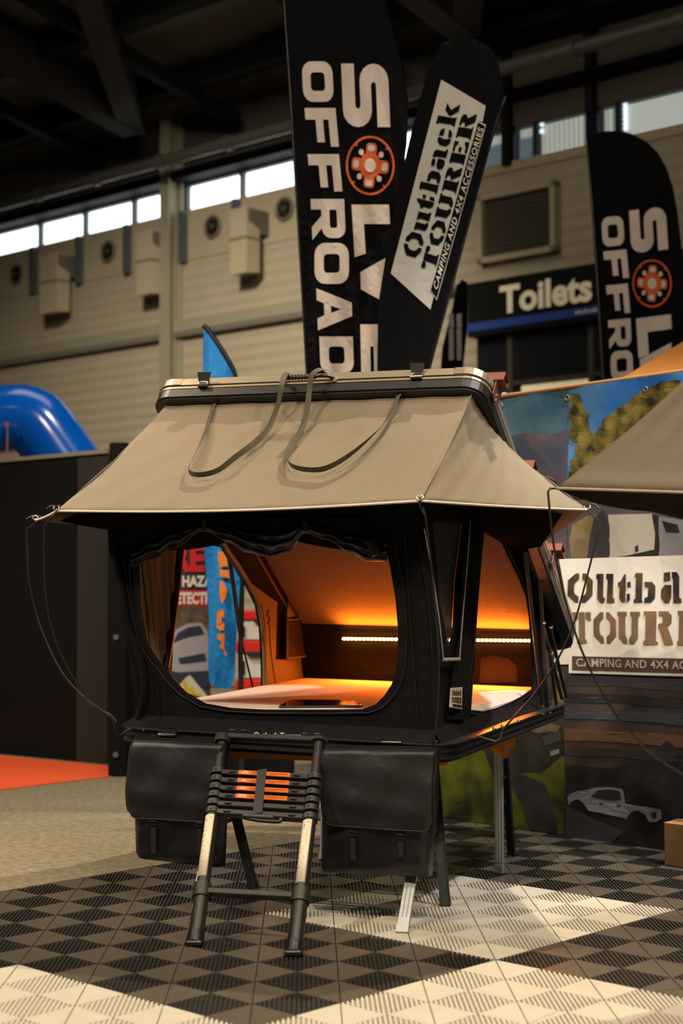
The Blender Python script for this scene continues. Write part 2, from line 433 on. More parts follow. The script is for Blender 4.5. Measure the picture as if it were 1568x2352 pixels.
# =================================================================== THE HALL
M_TILE_W = mat('white_floor_tile', (0.55, 0.51, 0.43), 0.5, var=0.10, scale=9)
M_TILE_D = mat('dark_floor_tile', (0.092, 0.076, 0.058), 0.36, var=0.10, scale=9, spec=0.7)
M_TILE_DR = mat('dark_rib_tile', (0.020, 0.018, 0.017), 0.45, var=0.10, scale=9, spec=0.6)
M_SLAB = mat('dark_subfloor', (0.012, 0.012, 0.013), 0.9, var=0.2)
M_CARPET = mat('grey_beige_carpet', (0.25, 0.215, 0.15), 0.95, scale=24, bump=0.5, bscale=60, col2=(0.16, 0.135, 0.092), detail=7)
M_REDCARPET = mat('red_carpet', (0.80, 0.10, 0.022), 0.95, var=0.08, scale=20)

# modular floor tiles: smooth and ribbed lozenges laid in blocks of white and dark
TH, FX, FY, CS = 0.8076971679565185, 0.5430722240750762, 5.65538035303411, 0.2
FA, FB = Vector((math.cos(TH), math.sin(TH), 0)), Vector((-math.sin(TH), math.cos(TH), 0))
def fl(i, j, z=0.0):
    return Vector((FX, FY, 0)) + FA * (i * CS) + FB * (j * CS) + Vector((0, 0, z))
def build_floor():
    mb = MB(); NR = 18; dep = 0.016
    for ci in range(-17, 13):
        for cj in range(-15, 12):
            c = fl(ci + .5, cj + .5)
            if c.y < 3.0 or c.y > 11.5 or abs(c.x) > c.y * 0.22 + 1.2: continue
            dark = (math.floor(ci / 6) + math.floor(cj / 6)) % 2 != 0 or cj >= 6 or ci >= 6
            if (ci + cj) % 2 == 0:
                m = 1 if dark else 0; g = .012
                # two triangles either side of the moulded seam, split again crosswise
                for a, b, cc in (((g, 0), (.5 + g / 2, .5 - g / 2), (1, 0)), ((1, 0), (.5 + g / 2, .5 - g / 2), (1, 1 - g)), ((0, g), (.5 - g / 2, .5 + g / 2), (0, 1)), ((0, 1), (.5 - g / 2, .5 + g / 2), (1 - g, 1))):
                    P = [fl(ci + x, cj + y) for x, y in (a, b, cc)]
                    if (P[1] - P[0]).cross(P[2] - P[0]).z < 0: P = P[::-1]
                    mb.add(P, [[0, 1, 2]], m)
                    mb.add([fl(ci + a[0], cj + a[1]), fl(ci + cc[0], cj + cc[1]), fl(ci + cc[0], cj + cc[1], -dep), fl(ci + a[0], cj + a[1], -dep)], [[0, 1, 2, 3]], m)
            else:
                m = 2 if dark else 0
                for k in range(NR):
                    s = -1 + (k + .5) * 2 / NR; hw = .5 / NR * 1.05
                    def st(s_, t_): return (ci + (t_ + s_) / 2, cj + (t_ - s_) / 2)
                    tl = abs(s) ; t0, t1 = tl, 2 - tl
                    q = [st(s - hw, t0), st(s + hw, t0), st(s + hw, t1), st(s - hw, t1)]
                    o = [fl(x, y) for x, y in q] + [fl(x, y, -dep) for x, y in q]
                    mb.add(o, [[0, 3, 2, 1][::-1], [0, 1, 5, 4], [1, 2, 6, 5], [2, 3, 7, 6], [3, 0, 4, 7]], m)
                for k in range(1, 17):       # low cross bars
                    t = k * 2 / 17; hw = .028; sm = min(t, 2 - t)
                    q = [((t - hw + -sm) / 2, (t - hw + sm) / 2), ((t - hw + sm) / 2, (t - hw - sm) / 2), ((t + hw + sm) / 2, (t + hw - sm) / 2), ((t + hw - sm) / 2, (t + hw + sm) / 2)]
                    mb.add([fl(ci + x, cj + y, -.006) for x, y in q], [[0, 1, 2, 3]], m)
    mb.add([(-40, -5, -dep), (40, -5, -dep), (40, 45, -dep), (-40, 45, -dep)], [[0, 1, 2, 3]], 3)
    tag(mb.build('floor', [M_TILE_W, M_TILE_D, M_TILE_DR, M_SLAB]), kind='structure')
build_floor()

# carpets: grey aisle beyond the tiles, red stand carpet further back
cmb = MB()
WP, WR, WN = Vector((2.34, 19, 0)), Vector((0.754, -0.657, 0)).normalized(), Vector((-0.657, -0.754, 0)).normalized()
c0, c1 = fl(-45, 12, 0.002), fl(12.3, 12, 0.002); c2, c3 = WP + WR * 2 + WN * .62 + Vector((0, 0, .002)), WP - WR * 25 + WN * .62 + Vector((0, 0, .002))
cmb.add([c0, c1, c2, c3] + [p - Vector((0, 0, .016)) for p in (c0, c1, c2, c3)], [[0, 1, 2, 3], [4, 5, 1, 0], [7, 6, 5, 4]])
tag(cmb.build('aisle_carpet', M_CARPET), 'flecked beige grey aisle carpet beyond the chequered plastic tiles', 'carpet')
r = [ground(-160, 1836), ground(262, 1784), ground(252, 1762), ground(-160, 1722)]
rmb = MB(); rmb.prism([p + Vector((0, 0, .003)) for p in r], [], (0, 0, .006))
tag(recenter(rmb.build('stand_carpet', M_REDCARPET)), 'bright red carpet strip in front of the black partition', 'carpet')

# the far wall: s along the wall to the right, z up, off towards the camera
WP, WR, WN = Vector((2.34, 19, 0)), Vector((0.754, -0.657, 0)).normalized(), Vector((-0.657, -0.754, 0)).normalized()
def wl(px, py, off=0.0):
    P = hit(px, py, WP + WN * off, WN); return ((P - WP).dot(WR), P.z)
def wpt(s, z, off): return WP + WR * s + WN * off + Vector((0, 0, z))
WALLM = Matrix(((WR.x, WN.x, 0, WP.x), (WR.y, WN.y, 0, WP.y), (0, 0, 1, 0), (0, 0, 0, 1)))
def wbox(mb, s0, s1, z0, z1, o0, o1, mi=0):
    """box in wall coordinates (x=s, y=off, z)"""
    return mb.box(((s0 + s1) / 2, (o0 + o1) / 2, (z0 + z1) / 2), (abs(s1 - s0), abs(o1 - o0), abs(z1 - z0)), mi)
M_SIDING = mat('cream_siding', (0.33, 0.28, 0.205), 0.7, var=0.05, scale=1.5, wave=(1.9, 0.75, 'Z'))
M_CREAM = mat('cream_panel', (0.34, 0.285, 0.20), 0.65, var=0.06)
M_GIRT = mat('grey_green_girt', (0.24, 0.22, 0.16), 0.6, var=0.06)
M_GIRT_DK = mat('grey_trim_and_girt_shade', (0.13, 0.12, 0.09), 0.6, var=0.06)
M_BROWNBOARD = mat('dark_brown_board', (0.060, 0.048, 0.036), 0.8, var=0.15)
M_BLACKPAINT = mat('black_painted_steel', (0.0045, 0.0045, 0.0050), 0.7, var=0.2, spec=.15)
M_ROOFSHEET = mat('roof_sheeting', (0.11, 0.095, 0.07), 0.8, var=0.2, scale=1.5)
M_DAY = mat('daylight_pane', (0.8, 0.8, 0.8), 0.5, emit=(0.93, 1.0, 0.98), strength=2.6)
M_DAY2 = mat('louvred_pane', (0.5, 0.5, 0.5), 0.5, emit=(0.78, 0.85, 0.76), strength=0.62)
M_DAY3 = mat('blue_view_pane', (0.1, 0.1, 0.1), 0.5, emit=(0.25, 0.38, 0.46), strength=0.22)
M_DAYB = mat('bright_gap', (1, 1, 1), 0.5, emit=(0.75, 0.95, 1.0), strength=1.3)
M_GREYGIRDER = mat('blue_grey_mullion', (0.055, 0.07, 0.085), 0.6, var=0.1)

sL = wl(-700, 900)[0]; sR = wl(2300, 900)[0]
s_mid = wl(1045, 600)[0]
zsill = wl(400, 492)[1]; zhead = wl(400, 430)[1]
zsillR = wl(1354, 332)[1]; zheadR = wl(1354, 247)[1]
wm = MB()
wbox(wm, sL, s_mid, -0.016, zsill - .75, -.3, 0)
wbox(wm, s_mid, sR, -0.016, zsillR - .12, -.3, 0)
o = tag(wm.build('wall_back', M_SIDING, tm=WALLM), kind='structure')
wm = MB()
wbox(wm, sL, s_mid, zsill - .75, zsill, -.3, .02)
wbox(wm, s_mid, sR, zsillR - .12, zsillR, -.3, .03)
tag(wm.build('wall_back_band', M_CREAM, tm=WALLM), kind='structure')
wm = MB()
wbox(wm, sL, s_mid, zhead, 8.6, -.3, -.02); wbox(wm, s_mid, sR, zheadR, 8.6, -.3, -.02)
tag(wm.build('wall_back_upper', M_BROWNBOARD, tm=WALLM), kind='structure')
# girts and pipe
def trim(n, fn, m):
    mb = MB(); fn(mb); return tag(mb.build('trim_%d' % n, m, tm=WALLM), kind='structure')
zg1, zg0 = wl(200, 775)[1], wl(200, 800)[1]; zg2 = wl(200, 812)[1]
trim(1, lambda mb: wbox(mb, sL, s_mid, zg0, zg1, 0, .10), M_GIRT)
trim(2, lambda mb: wbox(mb, sL, s_mid, zg2, zg0, 0, .14), M_GIRT_DK)  # darker strip standing in for the shadow line under the girt
trim(3, lambda mb: (wbox(mb, sL, s_mid, zhead + .02, zhead + .16, .0, .25), wbox(mb, sL, s_mid, zhead + .34, zhead + .42, .1, .3)), M_BLACKPAINT)
zp = wl(400, 362, .8)[1]
def pipe(mb):
    mb.tube([(sL, .8, zp), (sR, .8, zp)], .085, 10)
    k = sL
    while k < sR: mb.tube([(k, .8, zp), (k + .12, .8, zp)], .105, 10); k += 1.4
trim(4, pipe, mat('dull_silver_pipe', (0.085, 0.08, 0.07), 0.5, metal=0.3, var=0.1))
# steel columns
def column(n, px, w, m, depth=.35, top=8.6, z0=-.016):
    s = wl(px, 500)[0]
    trim(n, lambda mb: (wbox(mb, s - w / 2, s + w / 2, z0, top, depth - .04, depth), wbox(mb, s - w * .12, s + w * .12, z0, top, 0, depth - .04), wbox(mb, s - w / 2, s + w / 2, z0, top, 0, .04)), m)
column(5, 411, .20, M_GIRT, .30)
column(6, 1171, .11, M_BLACKPAINT, .10, z0=zsillR - .05)
column(7, 1365, .11, M_BLACKPAINT, .10, z0=zsillR - .05)
trim(8, lambda mb: wbox(mb, s_mid, sR, wl(1300, 205)[1], wl(1300, 190)[1], -.02, .25), M_BLACKPAINT)
trim(9, lambda mb: wbox(mb, s_mid, sR, 8.05, 8.2, -.02, .6), M_BLACKPAINT)
# clerestory windows
wn = 0
def window(x0, x1, z0, z1, m, extra=None):
    global wn
    wn += 1
    s0, s1 = wl(x0, (400))[0], wl(x1, 400)[0]
    root = MB(); fw = .025
    for a in ((s0, s1, z1 - fw, z1), (s0, s1, z0, z0 + fw), (s0, s0 + fw, z0, z1), (s1 - fw, s1, z0, z1)): wbox(root, *a, -.16, -.04)
    f = tag(root.build('window_%d' % wn, M_GREYGIRDER, tm=WALLM), kind='structure')
    p = MB(); wbox(p, s0 + fw, s1 - fw, z0 + fw, z1 - fw, -.14, -.12); p.build('pane', m, f)
    return f, s0, s1
for a, b in ((-230, -125), (-123, -20), (-18, 85), (87, 188), (190, 300), (302, 402), (423, 548), (550, 677), (679, 810), (812, 950)):
    window(a, b, zsill, zhead, M_DAY)
for a, b in ((1060, 1164), (1180, 1222), (1229, 1356), (1374, 1412), (1421, 1580), (1588, 1750)):
    f, s0, s1 = window(a, b, zsillR, zheadR, M_DAY2)
    g = MB(); n = 11                                   # louvre blades and wire grid
    for k in range(1, n): wbox(g, s0, s1, lerp(zsillR, zheadR, k / n) - .006, lerp(zsillR, zheadR, k / n) + .006, -.12, -.10)
    if a < 1400:
        k = s0
        while k < s1: wbox(g, k - .004, k + .004, zsillR, zheadR, -.12, -.11); k += .07
    g.build('louvre', mat('pale_louvre', (0.35, 0.38, 0.34), 0.6), f)
    if a in (1060, 1180):
        g = MB(); wbox(g, s0 + .02, s1 - .02, zsillR + .02, lerp(zsillR, zheadR, .66), -.10, -.09); g.build('lower_pane', M_DAY3, f)
    if a in (1229, 1421):
        g = MB()
        for k in range(2 if a == 1229 else 6):
            zz = lerp(zsillR, zheadR, .93 - k * (.13 if a == 1421 else .2)); g.disc((s0 + .05, -.08, zz), (0, 1, 0), .028, .01, 10)
        g.build('bright_gap', M_DAYB, f)

# roof: sheets rising toward the viewer, purlins, rafters
RS = 0.205
def roofz(off): return 8.45 + RS * off
rm = MB()
rm.add([(sL - 12, -.3, roofz(-.3)), (sR + 12, -.3, roofz(-.3)), (sR + 12, 30, roofz(30)), (sL - 12, 30, roofz(30))], [[0, 1, 2, 3]])
rm.add([(sL - 12, -.3, roofz(-.3) + .1), (sR + 12, -.3, roofz(-.3) + .1), (sR + 12, 30, roofz(30) + .1), (sL - 12, 30, roofz(30) + .1)], [[3, 2, 1, 0]])
tag(rm.build('ceiling', M_ROOFSHEET, tm=WALLM), kind='structure')
k = 0
for off in [1.0 + 1.55 * i for i in range(14)]:
    mb = MB(); wbox(mb, sL - 6, sR + 6, roofz(off) - .36, roofz(off) - .04, off, off + .28)
    tag(mb.build('trim_%d' % (20 + k), M_BLACKPAINT, tm=WALLM), kind='structure'); k += 1
for px in (-330, 411, 1171, 1700):
    s = wl(px, 500)[0]
    mb = MB(); mb.beam((s, .9, roofz(.9) - .42), (s, 28, roofz(28) - .42), .34, .5)
    tag(mb.build('trim_%d' % (20 + k), mat('rust_black_rafter', (0.009, 0.006, 0.005), 0.7), tm=WALLM), kind='structure'); k += 1
    mb = MB()            # raking brace under the sheets, running across the bay
    Pb = hit(212, 0, wpt(0, 8.05, 0), Vector((-WN.x * RS, -WN.y * RS, 1))) ; sb_, ob_, zb_ = (Pb - WP).dot(WR) - wl(411, 500)[0], (Pb - WP).dot(WN), Pb.z
    mb.beam((s, .9, roofz(.9) - .45), (s + sb_ * 1.3, .9 + (ob_ - .9) * 1.3, zb_ + (zb_ - 8.2) * .3), .34, .4)
    tag(mb.build('trim_%d' % (20 + k), MATS['rust_black_rafter'], tm=WALLM), kind='structure'); k += 1
for i in range(9):
    s = lerp(sL, sR, (i + .5) / 9)
    mb = MB(); mb.beam((s, .2, roofz(.2) - .42), (s, 22, roofz(22) - .42), .16, .2)
    tag(mb.build('trim_%d' % (20 + k), M_BLACKPAINT, tm=WALLM), kind='structure'); k += 1
# side wall far right is outside the view; a plain dark left return keeps the hall closed
# fans and duct cowls under the left windows
for i, (px, py) in enumerate(((40, 630), (250, 578), (490, 521), (655, 480))):
    s, z = wl(px, py, .03)
    e = empty('exhaust_fan', ['round dark exhaust fan under the far left window', 'round dark exhaust fan in the cream band between the first two ducts',
              'round dark exhaust fan just right of the grey wall column', 'round dark exhaust fan nearest the tall black feather flag'][i], 'fan', group='exhaust fans under the clerestory windows',
              M=WALLM @ Matrix.Translation((s, .03, z)))
    ring = [(.155 * math.cos(2 * PI * a / 20), .02, .155 * math.sin(2 * PI * a / 20)) for a in range(20)]
    MB().tube(ring, .025, 6, closed=True).build('ring', M_GIRT_DK, e)
    MB().disc((0, .01, 0), (0, 1, 0), .15, .02, 20).build('backing', M_BLACKPAINT, e)
    bl = MB()
    for q in range(5):
        a = 2 * PI * q / 5
        bl.add([(.03 * math.cos(a), .03, .03 * math.sin(a)), (.13 * math.cos(a - .3), .035, .13 * math.sin(a - .3)), (.14 * math.cos(a + .25), .05, .14 * math.sin(a + .25))], [[0, 1, 2], [2, 1, 0]])
    bl.disc((0, .03, 0), (0, 1, 0), .035, .03, 10)
    bl.build('blades', M_BROWNBOARD, e)
for i, (x0, x1, yt, yb) in enumerate(((92, 130, 588, 722), (313, 347, 535, 680), (528, 566, 482, 632))):
    s0, z1 = wl(x0, yt, .46); s1 = wl(x1, yt, .46)[0]; z0 = wl(x0, yb, .46)[1]; w = s1 - s0
    e = empty('duct_cowl', ['cream drop duct on the wall, leftmost of the three', 'cream drop duct on the wall just left of the grey column', 'cream drop duct on the wall right of the grey column'][i],
              'duct', group='cream ducts along the far wall', M=WALLM @ Matrix.Translation((s0, 0, z0)))
    h = z1 - z0
    b = MB(); b.prism([(0, .46, 0), (0, .46, h), (0, .20, h), (0, .20, .03)], [], (w, 0, 0)); b.build('down_duct', M_CREAM, e)
    b = MB(); b.prism([(w, .43, h * .98), (w, .0, h * .98), (w, .0, h * .62), (w, .20, h * .62), (w, .20, h * .7), (w, .43, h * .8)], [], (w * .05, 0, 0))
    wbox(b, .0, w, h * .64, h * .99, .0, .20)
    b.build('hood', mat('shaded_duct_hood', (.095, .083, .062), .7), e)  # hood given a darker colour for the shade it sits in
    b = MB(); wbox(b, -.012, w + .012, h * .52, h * .55, .19, .475); b.build('flange', M_GIRT_DK, e)
# dark posts between the cream panels
for i, px in enumerate((85, 190, 300, 428, 550)):
    s = wl(px, 560)[0]; mb = MB(); wbox(mb, s - .05, s + .05, zsill - .78, zsill - .02, .02, .12)
    tag(mb.build('trim_%d' % (70 + i), M_GREYGIRDER, tm=WALLM), kind='structure')
# framed dark vent right of the flags
s0, z1 = wl(1098, 448, .1); s1, z0 = wl(1278, 588, .1); z1 = wl(1190, 432, .1)[1]; z0 = wl(1190, 592, .1)[1]
e = empty('wall_vent', 'large square dark vent with a cream frame above the Toilets sign', 'vent', M=WALLM @ Matrix.Translation(((s0 + s1) / 2, .0, z0)))
w, h = (s1 - s0) / 2, z1 - z0
b = MB(); t = .07
for a in ((-w, w, h - t, h), (-w, w, 0, t), (-w, -w + t, 0, h), (w - t, w, 0, h)): wbox(b, *a, 0, .14)
b.build('frame', M_CREAM, e)
b = MB(); wbox(b, -w + t, w - t, t, h - t, .0, .05)
for q in range(14):
    zz = lerp(t, h - t, (q + .5) / 14); b.beam((-w + t, .07, zz), (w - t, .07, zz), .02, .01)
b.build('grille', M_BROWNBOARD, e)
# toilets sign
e = empty('toilets_sign', 'long black fascia sign reading Toilets with a blue strip below', 'sign', M=WALLM)
s0 = wl(1072, 700, .5)[0]; s1 = wl(1640, 700, .5)[0]; zt = wl(1220, 628, .5)[1]; zb = wl(1220, 724, .5)[1]; zb2 = wl(1220, 743, .5)[1]
b = MB(); wbox(b, s0, s1, zb2 - .06, zt, 0, .5); b.build('board', M_BLACKPAINT, e)
b = MB(); wbox(b, s0, s1, zb2, zb, .5, .52); b.build('blue_strip', mat('blue_strip', (0.012, 0.045, 0.26), 0.5), e)
sa, sb = wl(1148, 690, .52)[0], wl(1360, 670, .52)[0]; za, zbb = wl(1174, 719, .52)[1], wl(1174, 654, .52)[1]
b = MB(); text(b, 'Toilets', lambda x, y: (lerp(sa, sb, x), .53, lerp(za, zbb, y)), 0.035); b.build('lettering', mat('cream_lettering', (0.74, 0.66, 0.44), 0.6, emit=(0.8, 0.74, 0.55), strength=0.10), e)
sa2 = wl(1320, 720, .53)[0]; sb2 = wl(1376, 716, .53)[0]; zz0, zz1 = lerp(zb2, zb, .3), lerp(zb2, zb, .75)
b = MB(); k = sa2
while k < sb2: wbox(b, k, k + .03, zz0, zz1 - random.random() * .03, .52, .53); k += .042
b.build('small_lettering', mat('pale_small_lettering', (0.5, 0.5, 0.5), 0.6), e)
# dark glazed front under the sign
e = empty('glazed_shopfront', 'dark glazed front with thin mullions under the Toilets sign', 'shopfront', M=WALLM)
b = MB(); wbox(b, s0, s1, 0.0, zb2 - .06, .02, .30); b.build('glass', mat('dark_glass', (0.012, 0.012, 0.013), 0.12, var=.1), e)
b = MB()
for px in (1170, 1356, 1500):
    q = wl(px, 820, .36)[0]; wbox(b, q - .035, q + .035, 0, zb2 - .06, .30, .36)
zz = wl(1220, 880, .36)[1]; wbox(b, s0, s1, zz, zz + .05, .30, .35)
b.build('mullion', mat('brown_mullion', (0.045, 0.036, 0.028), 0.6), e)
qa, qb = wl(1196, 890, .33)[0], wl(1352, 890, .33)[0]; z0, z1 = wl(1270, 925, .33)[1], wl(1270, 878, .33)[1]
b = MB(); wbox(b, qa, qb, z0, z1, .30, .32); b.build('lit_window', mat('lit_cream_window', (0.7, 0.65, 0.45), 0.6, emit=(0.85, 0.74, 0.42), strength=0.35), e)
q1, q2 = wl(1128, 915, .33)[0], wl(1160, 905, .33)[0]; z0, z1 = wl(1140, 930, .33)[1], wl(1140, 905, .33)[1]
b = MB(); wbox(b, q1, q2, z0, z1, .30, .32); b.build('lit_window', mat('lit_green_white', (0.8, 0.9, 0.8), 0.6, emit=(0.75, 1.0, 0.85), strength=1.2), e)

# =================================================================== left: partition and inflatable
M_PART = mat('black_partition_board', (0.0065, 0.0062, 0.0060), 0.85, var=0.2, scale=2, spec=.15)
M_PART2 = mat('grey_black_fabric', (0.018, 0.0175, 0.0175), 0.95, var=0.1, scale=3)
A, B = ground(0, 1733), ground(246, 1757)
d = (B - A); d.z = 0; d.normalize(); A2 = A - d * 2.2; up = Vector((0, 0, 1)); nrm = Vector((d.y, -d.x, 0))
if nrm.y > 0: nrm = -nrm
ht = at(245, 1041, B.y).z
e = empty('black_partition', 'tall black exhibition partition wall behind the red carpet', 'partition', loc=B)
L = (B - A2).length
def pp(x, y, z): return (-d * (L - x) + nrm * y + up * z)
b = MB(); seam = (ground(176, 1750) - A2).dot(d)
b.prism([pp(0, 0, .003), pp(seam - .01, 0, .003), pp(seam - .01, 0, ht), pp(0, 0, ht)], [], -nrm * .05); b.build('panel', M_PART, e)
b = MB(); b.prism([pp(seam, 0.0, .003), pp(L, 0.0, .003), pp(L, 0.0, ht), pp(seam, 0.0, ht)], [], -nrm * .05); b.build('panel', M_PART2, e)
b = MB(); b.prism([pp(0, .02, ht), pp(L, .02, ht), pp(L, .02, ht + .03), pp(0, .02, ht + .03)], [], -nrm * .08); b.build('top_trim', M_GIRT, e)
P0 = ground(248, 1785); P1 = ground(292, 1785); hp = at(250, 1016, P0.y).z
e = empty('partition_post', 'thick black end post standing right of the black partition', 'post', loc=(P0 + P1) / 2)
b = MB(); w = (P1 - P0).x
b.box((0, .15, hp / 2 + .002), (w, .3, hp - .004), bev=.01); b.build('post', M_PART, e)
b = MB(); b.disc((-w * .1, -.008, .16), (0, 1, 0), .02, .012, 12); b.build('bolt', M_GIRT_DK, e)
b = MB(); b.disc((-w * .1, -.008, 1.0), (0, 1, 0), .02, .012, 12); b.build('bolt', M_GIRT_DK, e)
# return panel beside the post, seen behind the tent's left edge
Pq = ground(286, 1700)
b = MB(); b.box((P1.x - .02, P1.y + 1.0, hp / 2), (.3, .05, hp - .01)); tag(recenter(b.build('return_panel', M_PART)), 'black partition return board between the end post and the tent', 'partition')

# blue inflatable arch beyond the partition
M_BLUE = mat('glossy_blue_vinyl', (0.0, 0.14, 0.72), 0.20, var=0.05, coat=0.6, scale=3)
Da = 14.0
def ia(px, py): return at(px, py, Da)
e_loc = ground(160, 1700); 
path = spline([ia(-420, 990), ia(-250, 982), ia(-100, 972), ia(0, 964), ia(48, 961), ia(80, 970), ia(108, 1000), ia(140, 1045), ia(185, 1108), ia(232, 1175), ia(275, 1235), Vector((ia(292, 1400).x, Da, 0.95)), Vector((ia(300, 1400).x, Da, 0.31))], 6)
e = empty('inflatable_arch', 'glossy blue inflatable arch leg rising beyond the black partition', 'inflatable arch', loc=(path[-1].x, Da, 0))
b = MB(); b.tube([p - e.location for p in path], [.305] * len(path), 28); b.build('tube', M_BLUE, e)
b = MB(); b.tube([ia(36, 985) - e.location - Vector((0, .36, 0)), ia(38, 1060) - e.location - Vector((0, .40, 0))], .008, 6)
b.disc(ia(36, 985) - e.location - Vector((0, .36, 0)), (0, 1, 0), .022, .02, 12); b.build('tether', mat('pink_tether', (0.4, 0.15, 0.13), 0.5), e)

# =================================================================== THE ROOFTOP TENT
def Tp(px, py, P0, n):
    P0, n = Vector(P0), Vector(n)
    W0 = TM @ P0; nw = (TM.to_3x3() @ n)
    P = hit(px, py, W0, nw) - TO
    return Vector((P.dot(TU), P.dot(TV), P.dot(TW)))
def TF(px, py, off=0.0): return Tp(px, py, (0, .06 + off, 0), (0, 1, .15))       # front wall leans out a little at the top
def TL(px, py, off=0.0): return Tp(px, py, (.125 + off, 0, 0), (1, 0, .15))       # left wall
def TR(px, py, off=0.0): return Tp(px, py, (1.462 + off, 0, 0), (1, 0, 0))       # right wall
tent = empty('rooftop_tent', 'open hardshell rooftop tent with brown canvas fly, black walls and orange lit interior', 'rooftop tent', M=TM)

# --- base platform
def rslab(u0, v0, u1, v1, w0, w1, r, mb, ins=0.0, n=7):
    pts = rr(u0 + ins, v0 + ins, u1 - ins, v1 - ins, max(.01, r - ins), n)
    mb.prism([(x, y, w0) for x, y in pts], [], (0, 0, w1 - w0))
b = MB(); rslab(0, 0, TENT_W, TENT_D, -.062, -.006, .13, b, .006); rslab(.03, .03, TENT_W - .03, TENT_D - .03, -.082, -.062, .12, b)
base = b.build('base_platform', M_BLACKMETAL, tent)
b = MB(); rslab(0, 0, TENT_W, TENT_D, -.006, 0, .13, b, -.006); b.build('rim', mat('worn_black_rim', (0.11, 0.10, 0.095), 0.3, metal=0.7, var=.1), base)
b = MB(); rslab(0, 0, TENT_W, TENT_D, -.036, -.028, .13, b, -.003); b.build('rail_groove', M_ZIP, base)
b = MB(); rslab(0, 0, TENT_W, TENT_D, -.064, -.056, .13, b, -.003); b.build('lower_lip', M_BLACKMETAL, base)
def bolt(px, py, ax, val, r=.0065, parent=base, m=M_CHROME):
    p = T(px, py, ax, val); b = MB(); a = [(1, 0, 0), (0, 1, 0)][ax]
    s = 1 if ax == 0 else -1
    b.disc(p, a, r, .008, 10); b.disc(p + Vector(a) * s * .006, a, r * .55, .006, 6); b.build('bolt', m, parent)
for px, py in ((330, 1677), (375, 1679), (397, 1680), (883, 1697), (907, 1698), (962, 1701), (1000, 1703)): bolt(px, py, 1, -.004)
for px, py in ((1093, 1692), (1133, 1673), (1152, 1668), (1190, 1656), (1246, 1640), (1262, 1637), (1245, 1622)): bolt(px, py, 0, TENT_W + .006)
for (x0, x1, y) in ((363, 403, 1687), (877, 921, 1704.5)):
    b = MB(); p, q = T(x0, y, 1, -.012), T(x1, y + 1, 1, -.012); b.tube([p, q], .0045, 8); b.build('hinge_pin', M_CHROME, base)
    b = MB(); c = (p + q) / 2 + Vector((0, .008, .010)); b.box(c, ((q - p).length * 1.05, .008, .028)); b.build('hinge_plate', M_BLACKMETAL, base)
for (x0, x1, y) in ((528, 541, 1676), (554, 567, 1677), (694, 706, 1684), (722, 735, 1685)):
    b = MB(); b.tube([T(x0, y, 1, -.014), T(x1, y + .3, 1, -.014)], .004, 8); b.build('ladder_hinge', M_CHROME, base)
b = MB(); p, q = T(583, 1694, 1, -.006), T(691, 1696.5, 1, -.006)
text(b, 'Outback Tourer', lambda x, y: (lerp(p.x, q.x, x), -.0075, lerp(p.z, q.z, x) + y * .024), 0.02); b.build('maker_lettering', M_WHITETXT, base)

# --- walls
front_out = [Vector((-.03, .06 - .15 * 1.02, 1.02))] + [TF(x, y) for x, y in ((246, 1196), (250, 1262), (268, 1330), (274, 1400), (285, 1455), (297, 1510), (301, 1560), (314, 1610), (305, 1650), (297, 1668))]
fr_r = [Vector((1.462, .06 - .15 * w, w)) for w in (.0, .3, .6, .93, 1.02)]
front_out[-1].z = 0.0; front_out[-1].y = .06
front_hole = [(319, 1305), (322, 1393), (336, 1470), (348, 1494), (365, 1519), (382, 1538), (399, 1562), (428, 1591), (472, 1616), (530, 1626), (608, 1630), (753, 1630), (831, 1629), (862, 1618), (882, 1598), (899, 1572), (911, 1528), (914, 1451), (908, 1378), (896, 1305), (884, 1255), (878, 1235), (319, 1235)]
front_hole_s = [TF(x, y) for x, y in front_hole]
def drape(fx, amp, k=9.0, seed=0.0):
    def f(p):
        a = math.sin(p.x * k + p.z * 3.1 + seed) * .5 + math.sin(p.x * k * .37 - p.z * 5.3 + seed * 2) * .5
        return amp * a
    return f
def wall(name, outer, holes, ext, m, parent, amp=.006, axis=1):
    mb = MB(); mb.prism(outer, holes, ext)
    o = mb.build(name, m, parent)
    return o
wf = wall('front_wall', front_out + fr_r, [front_hole_s], (0, .006, 0), M_BLACKCLOTH, tent)
side_w = lambda v, w: Vector((1.462, v, w))
right_out = [Vector((1.462, .06, 0)), Vector((1.462, 1.80, 0)), Vector((1.462, 1.80, .38)), Vector((1.462, .40, 1.43)), Vector((1.462, -.09, 1.02))]
rh = [(1121.6, 1193), (1109, 1217), (1104, 1268), (1099, 1332), (1094, 1417), (1090, 1502), (1086, 1566), (1083, 1609), (1081, 1630), (1113, 1634), (1143, 1626), (1173, 1613), (1198, 1600), (1222, 1583), (1223, 1545), (1220, 1481), (1216, 1413), (1209, 1370), (1194, 1332), (1173, 1289), (1151, 1242), (1136, 1208)]
vh = [(993, 1200), (1003, 1300), (1010, 1379), (1021, 1438), (1030, 1496), (1041, 1447), (1047, 1332), (1058, 1247), (1062, 1204)]
right_hole_s, v_hole_s = [TR(x, y) for x, y in rh], [TR(x, y) for x, y in vh]
for p in right_hole_s + v_hole_s: p.x = 1.462
wr = wall('right_wall', right_out, [right_hole_s, v_hole_s], (-.006, 0, 0), M_BLACKCLOTH, tent)
b = MB(); b.prism([p - Vector((.008, 0, 0)) for p in v_hole_s], [], (-.001, 0, 0)); b.build('insect_screen', M_DARKMESH, wr)
lh = [(415, 1262), (408, 1330), (400, 1400), (392, 1480), (385, 1545), (430, 1592), (480, 1606), (540, 1600), (605, 1584), (603, 1500), (599, 1440), (590, 1390), (570, 1350), (545, 1308), (522, 1275), (500, 1238), (418, 1238)]
left_hole_s = [TL(x, y) for x, y in lh]
